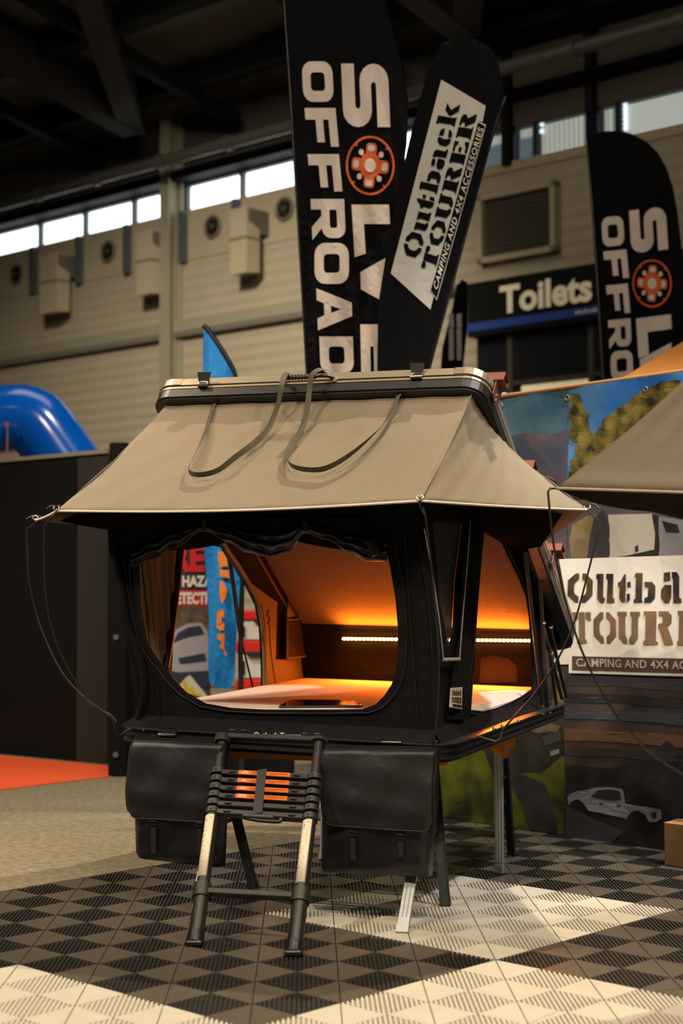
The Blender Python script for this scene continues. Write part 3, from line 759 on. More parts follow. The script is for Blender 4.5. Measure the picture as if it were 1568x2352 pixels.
slit = [TL(x, y) for x, y in ((652, 1330), (642, 1345), (636, 1400), (633, 1515), (662, 1513), (656, 1460), (655, 1380))]
lw = lambda v, w: Vector((.125 - .15 * min(w, .93) + .14 * max(0, w - .93), v, w))
left_out = [lw(.10, 0), lw(1.80, 0), lw(1.80, .38), lw(.40, 1.43), lw(-.06, 1.05)]
wlft = wall('left_wall', left_out, [left_hole_s, slit], (-.006, 0, 0), M_INNER, tent)
b = MB(); b.prism([p - Vector((.010, 0, 0)) for p in left_out], [[p - Vector((.010, 0, 0)) for p in left_hole_s]], (-.004, 0, 0)); b.build('outer_skin', M_BLACKCLOTH, wlft)
b = MB(); b.tube([p + Vector((.012, 0, 0)) for p in left_hole_s[7:16]], .016, 8); b.build('door_zip_band', M_ZIP, wlft)
b = MB(); b.tube([p + Vector((.022, -.03, .02)) for p in left_hole_s[8:16]], .010, 8); b.build('rolled_edge', M_INNER, wlft)
q = [TL(x, y, .02) for x, y in ((656, 1512), (698, 1508), (697, 1420), (656, 1424))]
b = MB(); b.prism(q, [], (.006, 0, 0)); pk = b.build('storage_pocket', mat('brown_pocket_mesh', (.055, .033, .02), .8, spec=.1), wlft)
b = MB(); b.tube([p + Vector((.008, 0, 0)) for p in q], .006, 6, closed=True); b.build('pocket_binding', M_INNER, pk)
b = MB(); b.prism([TL(x, y, .015) for x, y in ((664, 1340), (657, 1420), (696, 1412))], [], (.004, 0, 0)); b.build('corner_gusset', M_INNER, wlft)
b = MB(); b.tube([TL(617, 1400, .04), TL(613, 1412, .04), TL(619, 1420, .04), TL(615, 1432, .04), TL(620, 1436, .04)], .004, 6)
b.tube(spline([TL(619, 1436, .04), TL(622, 1500, .03), TL(634, 1578, .03)], 5), .003, 6); b.build('tie_cord', M_ZIP, wlft)
# tied back inner curtain at the front of the left wall
b = MB()
def curt(a, t):
    w = lerp(.16, .80, t); x = lerp(.08, .40, a) if True else 0
    c = .25 + .08 * t; x = c + (a - .5) * (.16 + .16 * t)
    return Vector((.125 - .15 * w + .022 * math.sin(a * 26 + t * 2) + .012 * math.sin(a * 61), x, w))
b.grid(curt, 60, 12); b.build('inner_curtain', M_INNER, wlft)
b = MB(); b.tube([TL(414, 1262, .03), TL(404, 1360, .03), TL(392, 1460, .03), TL(380, 1535, .03)], .018, 8); b.build('curtain_edge', M_ZIP, wlft)
# back wall with a mesh window
bo = [Vector((.12, 1.80, 0)), Vector((1.462, 1.80, 0)), Vector((1.462, 1.80, .39)), Vector((.06, 1.80, .39))]
bh = [T(x, y, 1, 1.80) for x, y in ((1098, 1568), (1190, 1568), (1186, 1530), (1165, 1512), (1130, 1506), (1104, 1512))]
wb_ = wall('back_wall', bo, [bh], (0, .006, 0), M_BLACKCLOTH, tent)
b = MB(); b.prism([p + Vector((0, .008, 0)) for p in bh], [], (0, .001, 0)); b.build('insect_screen', M_DARKMESH, wb_)
# skirts round the base, seams, zips
b = MB()
for i in range(len(fr_r) - 1): pass
sk = [Vector((.0, .012, .002)), Vector((TENT_W - .02, .012, .002))]
b.add([Vector((.02, .016, .002)), Vector((1.49, .016, .002)), Vector((1.468, .056, .055)), Vector((.10, .056, .055))], [[0, 1, 2, 3]])
b.add([Vector((1.50, .03, .002)), Vector((1.51, 1.74, .002)), Vector((1.466, 1.70, .05)), Vector((1.468, .056, .055))], [[0, 1, 2, 3]])
b.build('skirt', M_BLACKCLOTH, tent)
def off_loop(pts, k, d):
    c = sum(pts, Vector()) / len(pts); return [c + (p - c) * k + Vector(d) for p in pts]
b = MB(); b.tube(off_loop(front_hole_s[:-2], 1.07, (0, -.004, .0)), .0035, 5); b.build('door_zip', M_ZIP, wf)
b = MB(); b.tube(off_loop(right_hole_s, 1.045, (.003, 0, 0)), .003, 5, closed=True); b.build('door_zip', M_ZIP, wr)
for name, pts in (('seam', ((930, 1230), (940, 1400), (952, 1560), (958, 1650))), ('seam', ((276, 1230), (300, 1400), (318, 1480), (360, 1560), (368, 1655))), ('seam', ((960, 1230), (985, 1400), (992, 1500)))):
    b = MB(); b.tube([TF(x, y, -.004) for x, y in pts], .004, 5); b.build(name, M_BLACKPVC, wf)
# folded door flap along the left wall edge: soft black folds
b = MB(); b.tube(spline([TF(258, 1225, -.01), TF(275, 1330, -.012), TF(290, 1430, -.012), TF(318, 1500, -.01), TF(332, 1580, -.01), TF(318, 1650, -.005)], 6), .018, 8)
b.build('soft_fold', M_BLACKCLOTH, wf)
# right pillar flap (folded back side door)
b = MB()
pts_a = [TR(x, y, .004) for x, y in ((1066, 1200), (1050, 1330), (1044, 1450), (1033, 1515), (1018, 1650))]
pts_b = [TR(x, y, .004) for x, y in ((1106, 1200), (1098, 1330), (1092, 1450), (1088, 1530), (1074, 1655))]
b.grid(lambda a, t: (lambda k, f: (pts_a[k].lerp(pts_a[min(k + 1, 4)], f)).lerp(pts_b[k].lerp(pts_b[min(k + 1, 4)], f), a) + Vector((.012 + .010 * math.sin(a * 9 + t * 3), 0, 0)))(min(3, int(t * 4)), t * 4 - min(3, int(t * 4))), 14, 16)
b.build('side_door_flap', M_BLACKCLOTH, wr)

# rolled door flap above the front window
def interp(tab, x):
    for (x0, y0), (x1, y1) in zip(tab, tab[1:]):
        if x <= x1: return lerp(y0, y1, (1 - math.cos(PI * max(0, (x - x0) / (x1 - x0)))) / 2)
    return tab[-1][1]
def rollmb():
    top = [(300, 1266), (350, 1240), (400, 1220), (468, 1202), (520, 1212), (580, 1220), (640, 1216), (701, 1203), (750, 1214), (800, 1230), (860, 1240), (888, 1240)]
    bot = [(300, 1304), (350, 1284), (400, 1258), (468, 1224), (520, 1246), (570, 1270), (620, 1280), (660, 1268), (701, 1226), (750, 1242), (800, 1272), (845, 1290), (888, 1290)]
    def f(a, t):
        px = lerp(300, 888, a); y0, y1 = interp(bot, px), interp(top, px)
        pin = min(1, min(abs(px - 468), abs(px - 701)) / 55)
        ph = 2 * PI * (t * 2.6 + .25 * math.sin(a * 13)) 
        out = .020 + .034 * math.sin(PI * t) * (.45 + .55 * pin) + .009 * pin * math.sin(ph) + .0035 * math.sin(a * 90 + t * 9) * pin
        return TF(px, lerp(y0, y1, t), -out)
    b = MB(); b.grid(f, 110, 22, thick=.012); return b
roll = rollmb().build('rolled_door_flap', M_BLACKPVC, wf)
b = MB(); c = TF(866, 1258, -.06); b.tube([c + Vector((-.02, 0, .03)), c + Vector((.0, 0, -.03))], [.028, .024], 12); b.build('flap_end', M_BLACKPVC, roll)
for px in (468, 701):
    b = MB(); c = TF(px, 1208, -.075); b.box(c, (.022, .012, .045), bev=.004); b.build('roll_toggle', M_BLACKMETAL, roll)
# drooping valance behind the roll
b = MB()
b.grid(lambda a, t: TF(lerp(296, 890, a), lerp(1190, 1250 + 14 * math.sin(a * 9), t), -.012 - .01 * math.sin(a * 25)), 50, 4); b.build('door_valance', M_BLACKCLOTH, wf)

# --- canvas fly
LFL, LFR = Vector((.05, .374, 1.446)), Vector((1.52, .374, 1.446))
F_L, F_R = Vector((-.106, -.30, .938)), Vector((1.53, -.30, .970))
TPL, TPR = Vector((-.43, .03, .905)), Vector((1.99, .50, .953))
MIDR, MIDL = Vector((1.578, .74, 1.235)), Vector((-.022, .74, 1.235))
BKR, BKL = Vector((1.560, 1.30, .80)), Vector((-.01, 1.30, .80))
def patch(A, B_, C_, D_, sag, n1=24, n2=14, edge=0.0, seed=0):
    """A->B lower edge, D->C upper edge"""
    nrm = (B_ - A).cross(D_ - A).normalized()
    def f(a, t):
        p = A.lerp(B_, a).lerp(D_.lerp(C_, a), t)
        s = sag * math.sin(PI * t) * (.55 + .45 * math.sin(PI * a)) 
        wr_ = .0035 * math.sin(a * 17 + t * 5 + seed) * math.sin(PI * t) + .002 * math.sin(a * 41 - t * 13 + seed)
        e = edge * math.sin(PI * a) * (1 - t) ** 2
        return p - nrm * (s + wr_) - Vector((0, 0, e))
    return f
b = MB(); b.grid(patch(F_L, F_R, LFR, LFL, .030, 50, 24, .018), 50, 24, thick=.003); fly = b.build('fly_front', M_CANVAS, tent)
b = MB(); b.grid(patch(F_R, TPR, MIDR, LFR, .014, edge=.004, seed=2), 30, 24, thick=.003); b.build('fly_right', M_CANVAS, tent)
b = MB(); b.grid(patch(TPR, BKR, BKR.lerp(MIDR, .02), MIDR, .004, seed=4), 20, 12, thick=.003); b.build('fly_right_return', M_CANVAS, tent)
for nm_, pts_ in (('added_underside_sheet', [(1.465, -.08, .99), (1.86, .30, .945), (1.89, .47, .935), (1.565, 1.29, .785), (1.465, 1.34, .76)]), ('added_underside_sheet', [(.0, -.07, .99), (-.30, .02, .90), (-.33, .22, .885), (.0, 1.28, .77), (.06, 1.30, .76)])):  # black sheets added below the fly so its underside reads dark
    b = MB(); c_ = sum((Vector(q_) for q_ in pts_), Vector()) / 5
    for i in range(5): b.add([c_, Vector(pts_[i]), Vector(pts_[(i + 1) % 5])], [[0, 1, 2]])
    b.build(nm_, mat('matt_black_underside', (.008, .008, .009), 1.0, spec=0.0), tent)
b = MB(); b.grid(patch(TPL, F_L, LFL, MIDL, .028, edge=.004, seed=5), 24, 20, thick=.003); b.build('fly_left', M_CANVAS, tent)
b = MB(); b.grid(patch(BKL, TPL, MIDL, BKL.lerp(MIDL, .02), .004, seed=6), 20, 12, thick=.003); b.build('fly_left_return', M_CANVAS, tent)
def edgeline(A, B_, e, n=24): return [A.lerp(B_, i / n) - Vector((0, 0, e * math.sin(PI * i / n))) + Vector((0, 0, -.001)) for i in range(n + 1)]
b = MB(); b.tube(edgeline(F_L, F_R, .018), .0058, 6); b.build('piping', M_PIPING, fly)
b = MB(); b.tube(edgeline(F_R, TPR, .004), .0055, 6); b.build('piping', M_PIPING, fly)
b = MB(); b.tube(edgeline(TPL, F_L, .004), .005, 6); b.build('piping', M_PIPING, fly)
b = MB(); b.tube([F_R.lerp(LFR, t / 16) + Vector((.002, -.004, .002)) - (F_R - F_L).cross(LFL - F_L).normalized() * (.030 * math.sin(PI * t / 16) * .55) for t in range(17)], .003, 5); b.build('corner_seam', M_CANVAS, fly)
# eyelets and rod tips at the fly corners
for c, dd in ((F_L, (-.05, -.01, .01)), (F_R, (.01, -.03, .012)), (TPR, (.04, .0, .012)), (TPL, (-.05, 0, .008))):
    b = MB(); ring = [c + Vector((.014 * math.cos(2 * PI * k / 12), -.004 + .004 * math.sin(2 * PI * k / 12), .012 + .009 * math.sin(2 * PI * k / 12))) for k in range(12)]
    b.tube(ring, .003, 5, closed=True); b.build('eyelet', M_CHROME, fly)

# --- awning rods
def rod(pts, name='awning_rod', r=.0042, m=M_BLACKMETAL, parent=tent, sp=True):
    b = MB(); b.tube(spline(pts, 5) if sp else pts, r, 7); return b.build(name, m, parent)
def vl(px, py, v): return T(px, py, 1, v)
a = [vl(300, 1674, .0), vl(270, 1692, -.03), vl(264, 1668, -.05)]
rod(a + spline([vl(258, 1650, -.06), vl(200, 1601, -.10), vl(150, 1522, -.16), vl(118, 1440, -.20), vl(104, 1360, -.24), vl(101, 1280, -.27), vl(101, 1208, -.29)], 5) + [F_L + Vector((.0, 0, -.006)), F_L + Vector((.02, .0, .02)), F_L + Vector((-.03, 0, .02)), F_L + Vector((-.05, 0, .008))], sp=False)
rod([vl(268, 1660, .0), vl(262, 1650, .0)] + spline([vl(255, 1642, .0), vl(205, 1612, .0), vl(140, 1540, .01), vl(90, 1430, .02), vl(67, 1330, .02), vl(61, 1216, .03)], 5) + [TPL + Vector((.01, 0, -.006)), TPL + Vector((.03, .0, .016)), TPL + Vector((-.02, 0, .018)), TPL + Vector((-.05, 0, .004))], sp=False)
rod([vl(1093, 1690, .25), vl(1138, 1703, .25), vl(1150, 1694, .27), vl(1154, 1676, .28)] + spline([vl(1175, 1652, .29), vl(1230, 1590, .34), vl(1280, 1515, .38), vl(1318, 1430, .42), vl(1345, 1335, .46), vl(1379, 1200, .50)], 5) + [TPR + Vector((.0, 0, -.006)), TPR + Vector((-.02, 0, .018)), TPR + Vector((.03, 0, .022)), TPR + Vector((.05, 0, .004))], sp=False)
rod(spline([vl(996, 1702, -.02), vl(1004, 1640, -.04), vl(1008, 1520, -.10), vl(1000, 1400, -.16), vl(988, 1280, -.22), vl(977, 1185, -.28)], 5) + [F_R + Vector((0, -.004, -.02)), F_R + Vector((0, -.005, .012))], sp=False)
b = MB(); b.tube([vl(970, 1165, -.295), vl(976, 1182, -.29)], .0048, 7); b.build('rod_tip', M_CHROME, tent)
# bright wire bail on the corner pillar
b = MB(); b.tube([T(974, 1215, 0, 1.52), T(990, 1300, 0, 1.51), T(1008, 1420, 0, 1.50), T(1018, 1514, 0, 1.49)], [.0012, .0028, .003, .003], 7); b.build('wire_stay', mat('brushed_wire', (.62, .60, .52), .35, metal=.6), tent)
b = MB(); b.tube([T(1081, 1186, 0, 1.50), T(1072, 1300, 0, 1.50), T(1062, 1420, 0, 1.495), T(1055, 1514, 0, 1.49)], [.0018, .0028, .003, .003], 7); b.build('wire_stay', MATS['brushed_wire'], tent)
b = MB(); P, Q = T(1018, 1515, 0, 1.49), T(1055, 1514, 0, 1.49)
b.tube([P, Q], .0065, 8)
for k in range(9): b.disc(P.lerp(Q, (k + .5) / 9), (Q - P), .0082, .006, 8)
b.build('wire_grip', MATS['brushed_wire'], tent)
# maker's tag
P0_, P1_, P2_, P3_ = [TR(x, y, .028) for x, y in ((1031, 1624), (1059, 1629), (1060, 1578), (1034, 1580))]
b = MB(); b.prism([P0_, P1_, P2_, P3_], [], (.003, 0, 0)); tg = b.build('maker_tag', M_WHITELABEL, tent)
def tagF(x, y):
    a_ = P0_.lerp(P1_, x); c_ = P3_.lerp(P2_, x); p = a_.lerp(c_, y); return p + Vector((.0045, 0, 0))
b = MB(); word(b, STENCIL, 'Outback', tagF, .1, .62, .8, .26, .05); word(b, STENCIL, 'TOURER', tagF, .08, .26, .84, .26, .05)
poly2d(b, [(.2, .06), (.95, .06), (.95, .18), (.2, .18)], [], tagF); b.build('lettering', M_ZIP, tg)

# --- lid: x = u, y = E down the slope to the back, z = outward normal
E_ = Vector((0, .80, -.60)); Nn = Vector((0, .60, .80))
LO = Vector((-.024, .362, 1.522))
LW, LL = 1.61, 2.02
LM = Matrix(((1, 0, 0, LO.x), (0, E_.y, Nn.y, LO.y), (0, E_.z, Nn.z, LO.z), (0, 0, 0, 1)))
def lslab(mb, z0, z1, ins, r=.10, hollow=None):
    pts = rr(ins, ins, LW - ins, LL - ins, r - ins if r - ins > .01 else .01, 8)
    holes = []
    if hollow: holes = [[(x, y, z0) for x, y in rr(hollow, hollow, LW - hollow, LL - hollow, .05, 4)]]
    mb.prism([(x, y, z0) for x, y in pts], holes, (0, 0, z1 - z0))
def lid_obj(name, mb, m, parent):
    mb.v = [LM @ p for p in mb.v]; return mb.build(name, m, parent)
b = MB(); lslab(b, -.014, .048, .014); lslab(b, -.058, -.014, .002, hollow=.06); lslab(b, -.066, -.058, .012, hollow=.06)
lid = lid_obj('lid', b, M_BLACKMETAL, tent)
b = MB(); lslab(b, .046, .053, .006, hollow=.08); lslab(b, .010, .040, .0, hollow=.06); lslab(b, -.010, .001, .001, hollow=.06); lslab(b, -.0185, -.0135, .004, hollow=.06)
lid_obj('lid_extrusion', b, M_ALU, lid)
b = MB(); lslab(b, .052, .058, .04); lid_obj('lid_skin', b, mat('black_lid_skin', (.02, .02, .022), .5), lid)
b = MB(); b.prism([(x, y, -.055) for x, y in rr(.13, .16, LW - .128, LL - .062, .05, 5)], [], (0, 0, .04)); lid_obj('lid_lining', b, M_LINER, lid)
# corner castings
for x in (0, 1):
    b = MB()
    pts = []
    for k in range(9):
        a_ = math.radians(180 + 90 * k / 8) if x == 0 else math.radians(270 + 90 * k / 8)
        cx = .10 if x == 0 else LW - .10
        pts.append((cx + .103 * math.cos(a_), .10 + .103 * math.sin(a_)))
    if x == 0: pts = [(-.003, .14)] + pts + [(.145, -.003)]
    else: pts = [(LW - .145, -.003)] + pts + [(LW + .003, .14)]
    inner = [(lerp(px_, LW / 2, .02), lerp(py_, .4, .03)) for px_, py_ in pts][::-1]
    b.prism([(p_[0], p_[1], .012) for p_ in pts + inner], [], (0, 0, .036)); lid_obj('corner_casting', b, mat('corner_aluminium', (.36, .30, .21), .34, metal=.6), lid)
for x, z in ((.09, .055), (.50, .055), (1.05, .055), (1.50, .055)):
    b = MB(); b.disc((x, .02, z), (0, 0, 1), .006, .008, 8); lid_obj('rivet', b, M_CHROME, lid)
# latches
def lidpt(px, py):  # on the lid's front face plane (y=0)
    P0 = LM @ Vector((0, 0, 0)); return LM.inverted() @ Tp(px, py, P0, E_)
for px in (467, 957):
    c = lidpt(px, 870 if px > 700 else 890); x = c.x
    b = MB(); b.box((x, -.008, .000), (.050, .014, .034), bev=.004); lt = lid_obj('latch', b, M_BLACKMETAL, lid)
    b = MB(); b.tube([(x - .022, -.014, -.006), (x - .022, -.014, .012), (x + .022, -.014, .012), (x + .022, -.014, -.006)], .004, 7); b.tube([(x - .028, -.016, -.008), (x + .028, -.016, -.008)], .004, 7); lid_obj('latch_wire', b, M_CHROME, lt)
    b = MB(); b.prism([(x - .026, -.012, .012), (x + .026, -.012, .012), (x + .028, -.026, .034), (x + .032, -.036, .050), (x - .036, -.038, .052), (x - .031, -.026, .034)], [], (0, .005, .003)); lid_obj('latch_lever', b, M_BLACKMETAL, lt)
    b = MB(); b.disc((x, -.017, -.004), (0, 1, 0), .004, .006, 8); lid_obj('latch_rivet', b, M_CHROME, lt)
# carry handle
c1, c2 = lidpt(652, 880), lidpt(768, 876)
hx0, hx1 = c1.x, c2.x
b = MB(); hp_ = spline([(hx0, -.008, .0), (hx0 + .02, -.03, -.008), (hx0 + .05, -.045, -.014), ((hx0 + hx1) / 2, -.048, -.016), (hx1 - .05, -.045, -.010), (hx1 - .02, -.03, .0), (hx1, -.008, .004)], 5)
b.tube(hp_, .008, 8)
for k in range(9): 
    xx = lerp(hx0 + .045, hx1 - .075, k / 8); b.disc((xx, -.047, -.015), (1, 0, 0), .0125, .006, 10)
hd = lid_obj('carry_handle', b, M_BLACKMETAL, lid)
for hx in (hx0, hx1):
    b = MB(); b.box((hx, -.006, .002), (.026, .010, .026), R=Matrix.Rotation(math.radians(40), 3, 'Y'), bev=.003); hm = lid_obj('handle_mount', b, MATS['corner_aluminium'], hd)
    b = MB(); b.disc((hx, -.013, .002), (0, 1, 0), .006, .006, 8); lid_obj('mount_bolt', b, M_CHROME, hd)
# roof bars on the lid with folded brackets at the right-hand end
for yy in (.13, .72, 1.35):
    b = MB()
    for (z0, z1, a0, a1) in ((.058, .062, -.035, .035), (.058, .105, -.035, -.031), (.058, .105, .031, .035), (.101, .105, -.035, .035)):
        b.box((LW / 2 + .02, yy + (a0 + a1) / 2, (z0 + z1) / 2), (LW + .05, a1 - a0, z1 - z0))
    rb = lid_obj('roof_bar', b, M_RUST, lid)
    for sx, xx in ((1, LW + .008), (-1, -.008)):
        b = MB(); b.prism([(xx, yy - .03, .10), (xx, yy - .035, -.02), (xx, yy + .035, -.05), (xx, yy + .06, .08)], [], (.005 * sx, 0, 0)); lid_obj('bar_bracket', b, M_RUST, rb)
        for zz in (.01, -.02):
            b = MB(); b.disc((xx + .007 * sx, yy + .008, zz), (1, 0, 0), .006, .006, 8); lid_obj('bracket_bolt', b, M_CHROME, rb)
# hinge arms and struts at the right and left rear
for px in ((1256, 1626, 1238, 1300), (1290, 1606, 1245, 1430), (1300, 1602, 1262, 1440), (1278, 1625, 1262, 1500)):
    A_, B2 = T(px[0], px[1], 0, 1.53), T(px[2], px[3], 0, 1.53)
    b = MB(); b.beam(A_, B2, .008, .016, up=(1, 0, 0)); arm = b.build('hinge_arm', M_BLACKMETAL, tent)
    b = MB(); b.disc(B2 + Vector((.01, 0, 0)), (1, 0, 0), .008, .01, 8); b.build('arm_bolt', M_CHROME, arm)
    mA, mB = A_.copy(), B2.copy(); mA.x = mB.x = .02
    b = MB(); b.beam(mA, mB, .008, .016, up=(1, 0, 0)); b.build('hinge_arm', M_BLACKMETAL, tent)
b = MB(); s0_ = T(524, 1262, 0, -.03); s1_ = T(552, 1460, 0, -.03); s2_ = T(583, 1590, 0, -.03)
b.tube([s0_ + (s0_ - s1_) * .6, s0_, s1_], .011, 8); st = b.build('gas_strut', M_BLACKMETAL, tent)
b = MB(); b.tube([s1_, s2_], .005, 8); b.build('strut_rod', M_ALU_DK, st)
b = MB(); q0, q1 = s0_.copy(), s2_.copy(); q0.x = q1.x = 1.53; b.tube([q0, q1], .009, 8); b.build('gas_strut', M_BLACKMETAL, tent)

# --- straps looped over the fly
FN = (F_R - F_L).cross(LFL - F_L).normalized()
def strap(pts, name):
    """pts: (px,py,lift,twist) twist 0 = flat on the canvas, 1 = on edge"""
    P = []; Tw = []
    for px, py, lf, tw in pts:
        p = Tp(px, py, F_L + FN * lf, FN); t_ = min(1, max(0, (p.z - .954) / .49)); a_ = min(1, max(0, (p.x + .1) / 1.63))
        sg_ = .030 * math.sin(PI * t_) * (.55 + .45 * math.sin(PI * a_))
        p = Tp(px, py, F_L + FN * (lf + .0015 + .0125 * tw - sg_), FN); P.append(p); Tw.append(tw)
    S = spline([(*p,) for p in P], 8); n = len(S); W_ = .0125
    vs = []
    for i, p in enumerate(S):
        t = i / (n - 1) * (len(P) - 1); k = min(int(t), len(P) - 2); tw = lerp(Tw[k], Tw[k + 1], t - k)
        tn = (S[min(i + 1, n - 1)] - S[max(i - 1, 0)]).normalized(); side = tn.cross(FN).normalized()
        wd = (side * math.cos(tw * PI / 2) + FN * math.sin(tw * PI / 2)).normalized(); nn = tn.cross(wd).normalized() * .001
        vs += [p + wd * W_ + nn, p - wd * W_ + nn, p - wd * W_ - nn, p + wd * W_ - nn]
    fs = []
    for i in range(n - 1):
        for k in range(4):
            fs.append([i * 4 + k, i * 4 + (k + 1) % 4, i * 4 + 4 + (k + 1) % 4, i * 4 + 4 + k])
    fs += [[0, 1, 2, 3], [(n - 1) * 4 + k for k in (3, 2, 1, 0)]]
    b = MB(); b.add(vs, fs); return b.build(name, M_WEB, tent)
strap([(668, 862, .10, .1), (656, 858, .12, .1), (646, 885, .11, .3), (638, 930, .05, .7), (615, 985, .03, .3), (580, 1020, .02, .5), (540, 1050, .015, .8), (500, 1080, .012, 1.0), (462, 1090, .012, 1.0), (436, 1085, .012, .9), (437, 1065, .012, .6), (462, 1015, .01, .5), (480, 965, .0, .3), (494, 918, .0, .2)], 'webbing_strap')
strap([(750, 850, .10, .2), (735, 848, .13, .2), (716, 862, .13, .1), (710, 900, .08, .1), (703, 950, .04, .2), (690, 990, .02, .4), (668, 1022, .015, .4), (658, 1048, .012, .7), (668, 1068, .012, 1.0), (700, 1078, .012, 1.0), (745, 1076, .012, 1.0), (795, 1050, .015, .9), (850, 1005, .015, .6), (890, 960, .01, .4), (918, 902, .0, .2)], 'webbing_strap')

# --- LED strip
la, lb = T(786, 1467, 1, 1.785), T(1221, 1471.5, 1, 1.785)
b = MB(); b.beam(la - Vector((.01, -.008, 0)), lb + Vector((.01, .008, 0)), .008, .014); led = b.build('led_strip', mat('led_housing', (.08, .07, .06), .5), tent)
b = MB(); n = 46
for k in range(n):
    p = la.lerp(lb, (k + .5) / n); b.box(p + Vector((0, -.004, 0)), (.015, .010, .014), bev=.003)
tag(b.build('led_diode', M_LED, led), kind='stuff')
def strip_light(nm, aim, energy, spread):
    ld = bpy.data.lights.new(nm, 'AREA'); ld.shape = 'RECTANGLE'; ld.size = (lb - la).length; ld.size_y = .008; ld.energy = energy; ld.color = (1.0, .185, .010); ld.spread = math.radians(spread)
    lo = bpy.data.objects.new(nm, ld); COL.objects.link(lo)
    aim = Vector(aim).normalized(); mid = TM @ ((la + lb) / 2 + Vector((0, -.010, .0)) + aim * .012)
    xa = (TM.to_3x3() @ (lb - la)).normalized(); za = -(TM.to_3x3() @ aim).normalized(); ya = za.cross(xa).normalized()
    lo.matrix_world = Matrix(((xa.x, ya.x, za.x, mid.x), (xa.y, ya.y, za.y, mid.y), (xa.z, ya.z, za.z, mid.z), (0, 0, 0, 1)))
strip_light('led_strip_upper_light', (0, -.30, .95), 15, 118)
strip_light('led_strip_lower_light', (0, -.75, -.66), 13, 150)

# --- mattress and magazine
b = MB(); b.box((.783, .93, .043), (1.335, 1.70, .082), bev=.02)
mt = b.build('mattress', M_MATTRESS, tm=TM); tag(mt, 'thin tan mattress lying on the tent floor', 'mattress')
q = [T(x, y, 2, .086) for x, y in ((640, 1626), (832, 1624), (812, 1612), (668, 1611))]
b = MB(); b.prism(q, [], (0, 0, .009)); mg = b.build('glossy_leaflet', mat('glossy_black_print', (.015, .012, .012), .08, coat=.8), tm=TM)
tag(mg, 'glossy dark leaflet lying on the mattress by the front opening', 'leaflet')

# =================================================================== things hung on and standing under the tent
def w2(p): return TM @ Vector(p)
# --- storage bags hanging from the front rail
def bag(label, px):
    """px: dict of outline pixels on the bag's front plane"""
    vf = -.13
    g = lambda x, y, v=vf: T(x, y, 1, v)
    TLc, TRc, BLc, BRc = g(*px['tl']), g(*px['tr']), g(*px['bl']), g(*px['br'])
    root = empty('storage_bag', label, 'bag', group='storage bags hanging from the platform', M=TM @ Matrix.Translation(((TLc.x + TRc.x) / 2, -.03, -.07)))
    inv_ = Matrix.Translation((-(TLc.x + TRc.x) / 2, .03, .07))
    def put(name, mb, m, parent=root, off=inv_):
        mb.v = [off @ p for p in mb.v]; return mb.build(name, m, parent)
    dep = .09
    def face(side):
        def f(a, t):          # a across, t down
            bot = BLc.lerp(BRc, a); top = TLc.lerp(TRc, a); p = top.lerp(bot, t)
            bulge = .022 * math.sin(PI * min(1, t * 1.05)) * (math.sin(PI * a) ** .5 if 0 < a < 1 else 0)
            fold = .004 * math.sin(a * 14 + t * 6) + .005 * math.sin(t * 19 + a * 5)
            edge = max(0, abs(a - .5) - .42) / .08; be = max(0, t - .93) / .07
            y = -(bulge + fold * (1 - edge)) + (edge ** 2 + be ** 2) * .02
            return Vector((p.x, vf + y if side == 0 else vf + dep - .3 * y, p.z))
        return f
    b = MB(); F0, F1 = face(0), face(1); n, m = 22, 26
    b.grid(lambda a, t: F0(a, 1 - t), n, m)
    b.grid(lambda a, t: F1(1 - a, 1 - t), n, m)
    for a in (0, 1): b.grid((lambda a: lambda q, t: F0(a, 1 - t).lerp(F1(a, 1 - t), q if a else 1 - q) + Vector((.012 * math.sin(PI * q) * math.sin(PI * t) * (1 if a else -1), 0, 0)))(a), 6, m)
    b.grid(lambda a, q: F0(a, 1).lerp(F1(a, 1), 1 - q), n, 4); b.grid(lambda a, q: F0(a, 0).lerp(F1(a, 0), q), n, 4)
    body = put('bag_body', b, M_BLACKPVC)
    # flap
    L = [g(x, y, vf - .03) for x, y in px['flapL']]; Rr = [g(x, y, vf - .03) for x, y in px['flapR']]
    def fl_(a, t):
        k = t * (len(L) - 1); i = min(int(k), len(L) - 2); f = k - i
        l, r = L[i].lerp(L[i + 1], f), Rr[i].lerp(Rr[i + 1], f)
        p = l.lerp(r, a); e = max(0, abs(a - .5) - .46) / .04
        drop = max(0, t - .86) / .14
        z = p.z + (drop * (1 - math.sqrt(max(0, 1 - (max(0, abs(a - .5) - .40) / .10) ** 2)))) * .045
        return Vector((p.x, p.y - .014 * math.sin(PI * t) - .004 * math.sin(a * 11 + t * 7) - .003 * math.sin(t * 15 - a * 4) + .016 * e * e + (.025 if t < .01 else 0), z))
    b = MB(); b.grid(lambda a, t: fl_(a, 1 - t), 40, 30, thick=.006); flap = put('bag_flap', b, M_BAG)
    b = MB(); b.tube([fl_(0, t / 20) for t in range(1, 20)] + [fl_(a / 30, 1) for a in range(31)] + [fl_(1, 1 - t / 20) for t in range(1, 20)], .0035, 5); put('flap_binding', b, M_WEBBLACK, flap)
    for (x, y0, y1) in px['straps']:
        p0, p1 = g(x, y0, vf - .034), g(x, y1, vf - .022)
        b = MB(); b.beam(p0, p1, .024, .003, up=(0, 1, 0)); stp = put('bag_strap', b, M_WEBBLACK)
        b = MB(); c = p0 + Vector((0, -.004, -.004)); 
        for dz in (0, .012): b.beam(c + Vector((-.018, 0, -dz)), c + Vector((.018, 0, -dz)), .004, .005, up=(0, 1, 0))
        put('strap_buckle', b, M_LADDER, stp)
    b = MB(); b.beam(TLc + Vector((0, .04, .004)), TRc + Vector((0, .04, .004)), .012, .02); put('hanging_rail', b, M_BLACKMETAL)
    return root
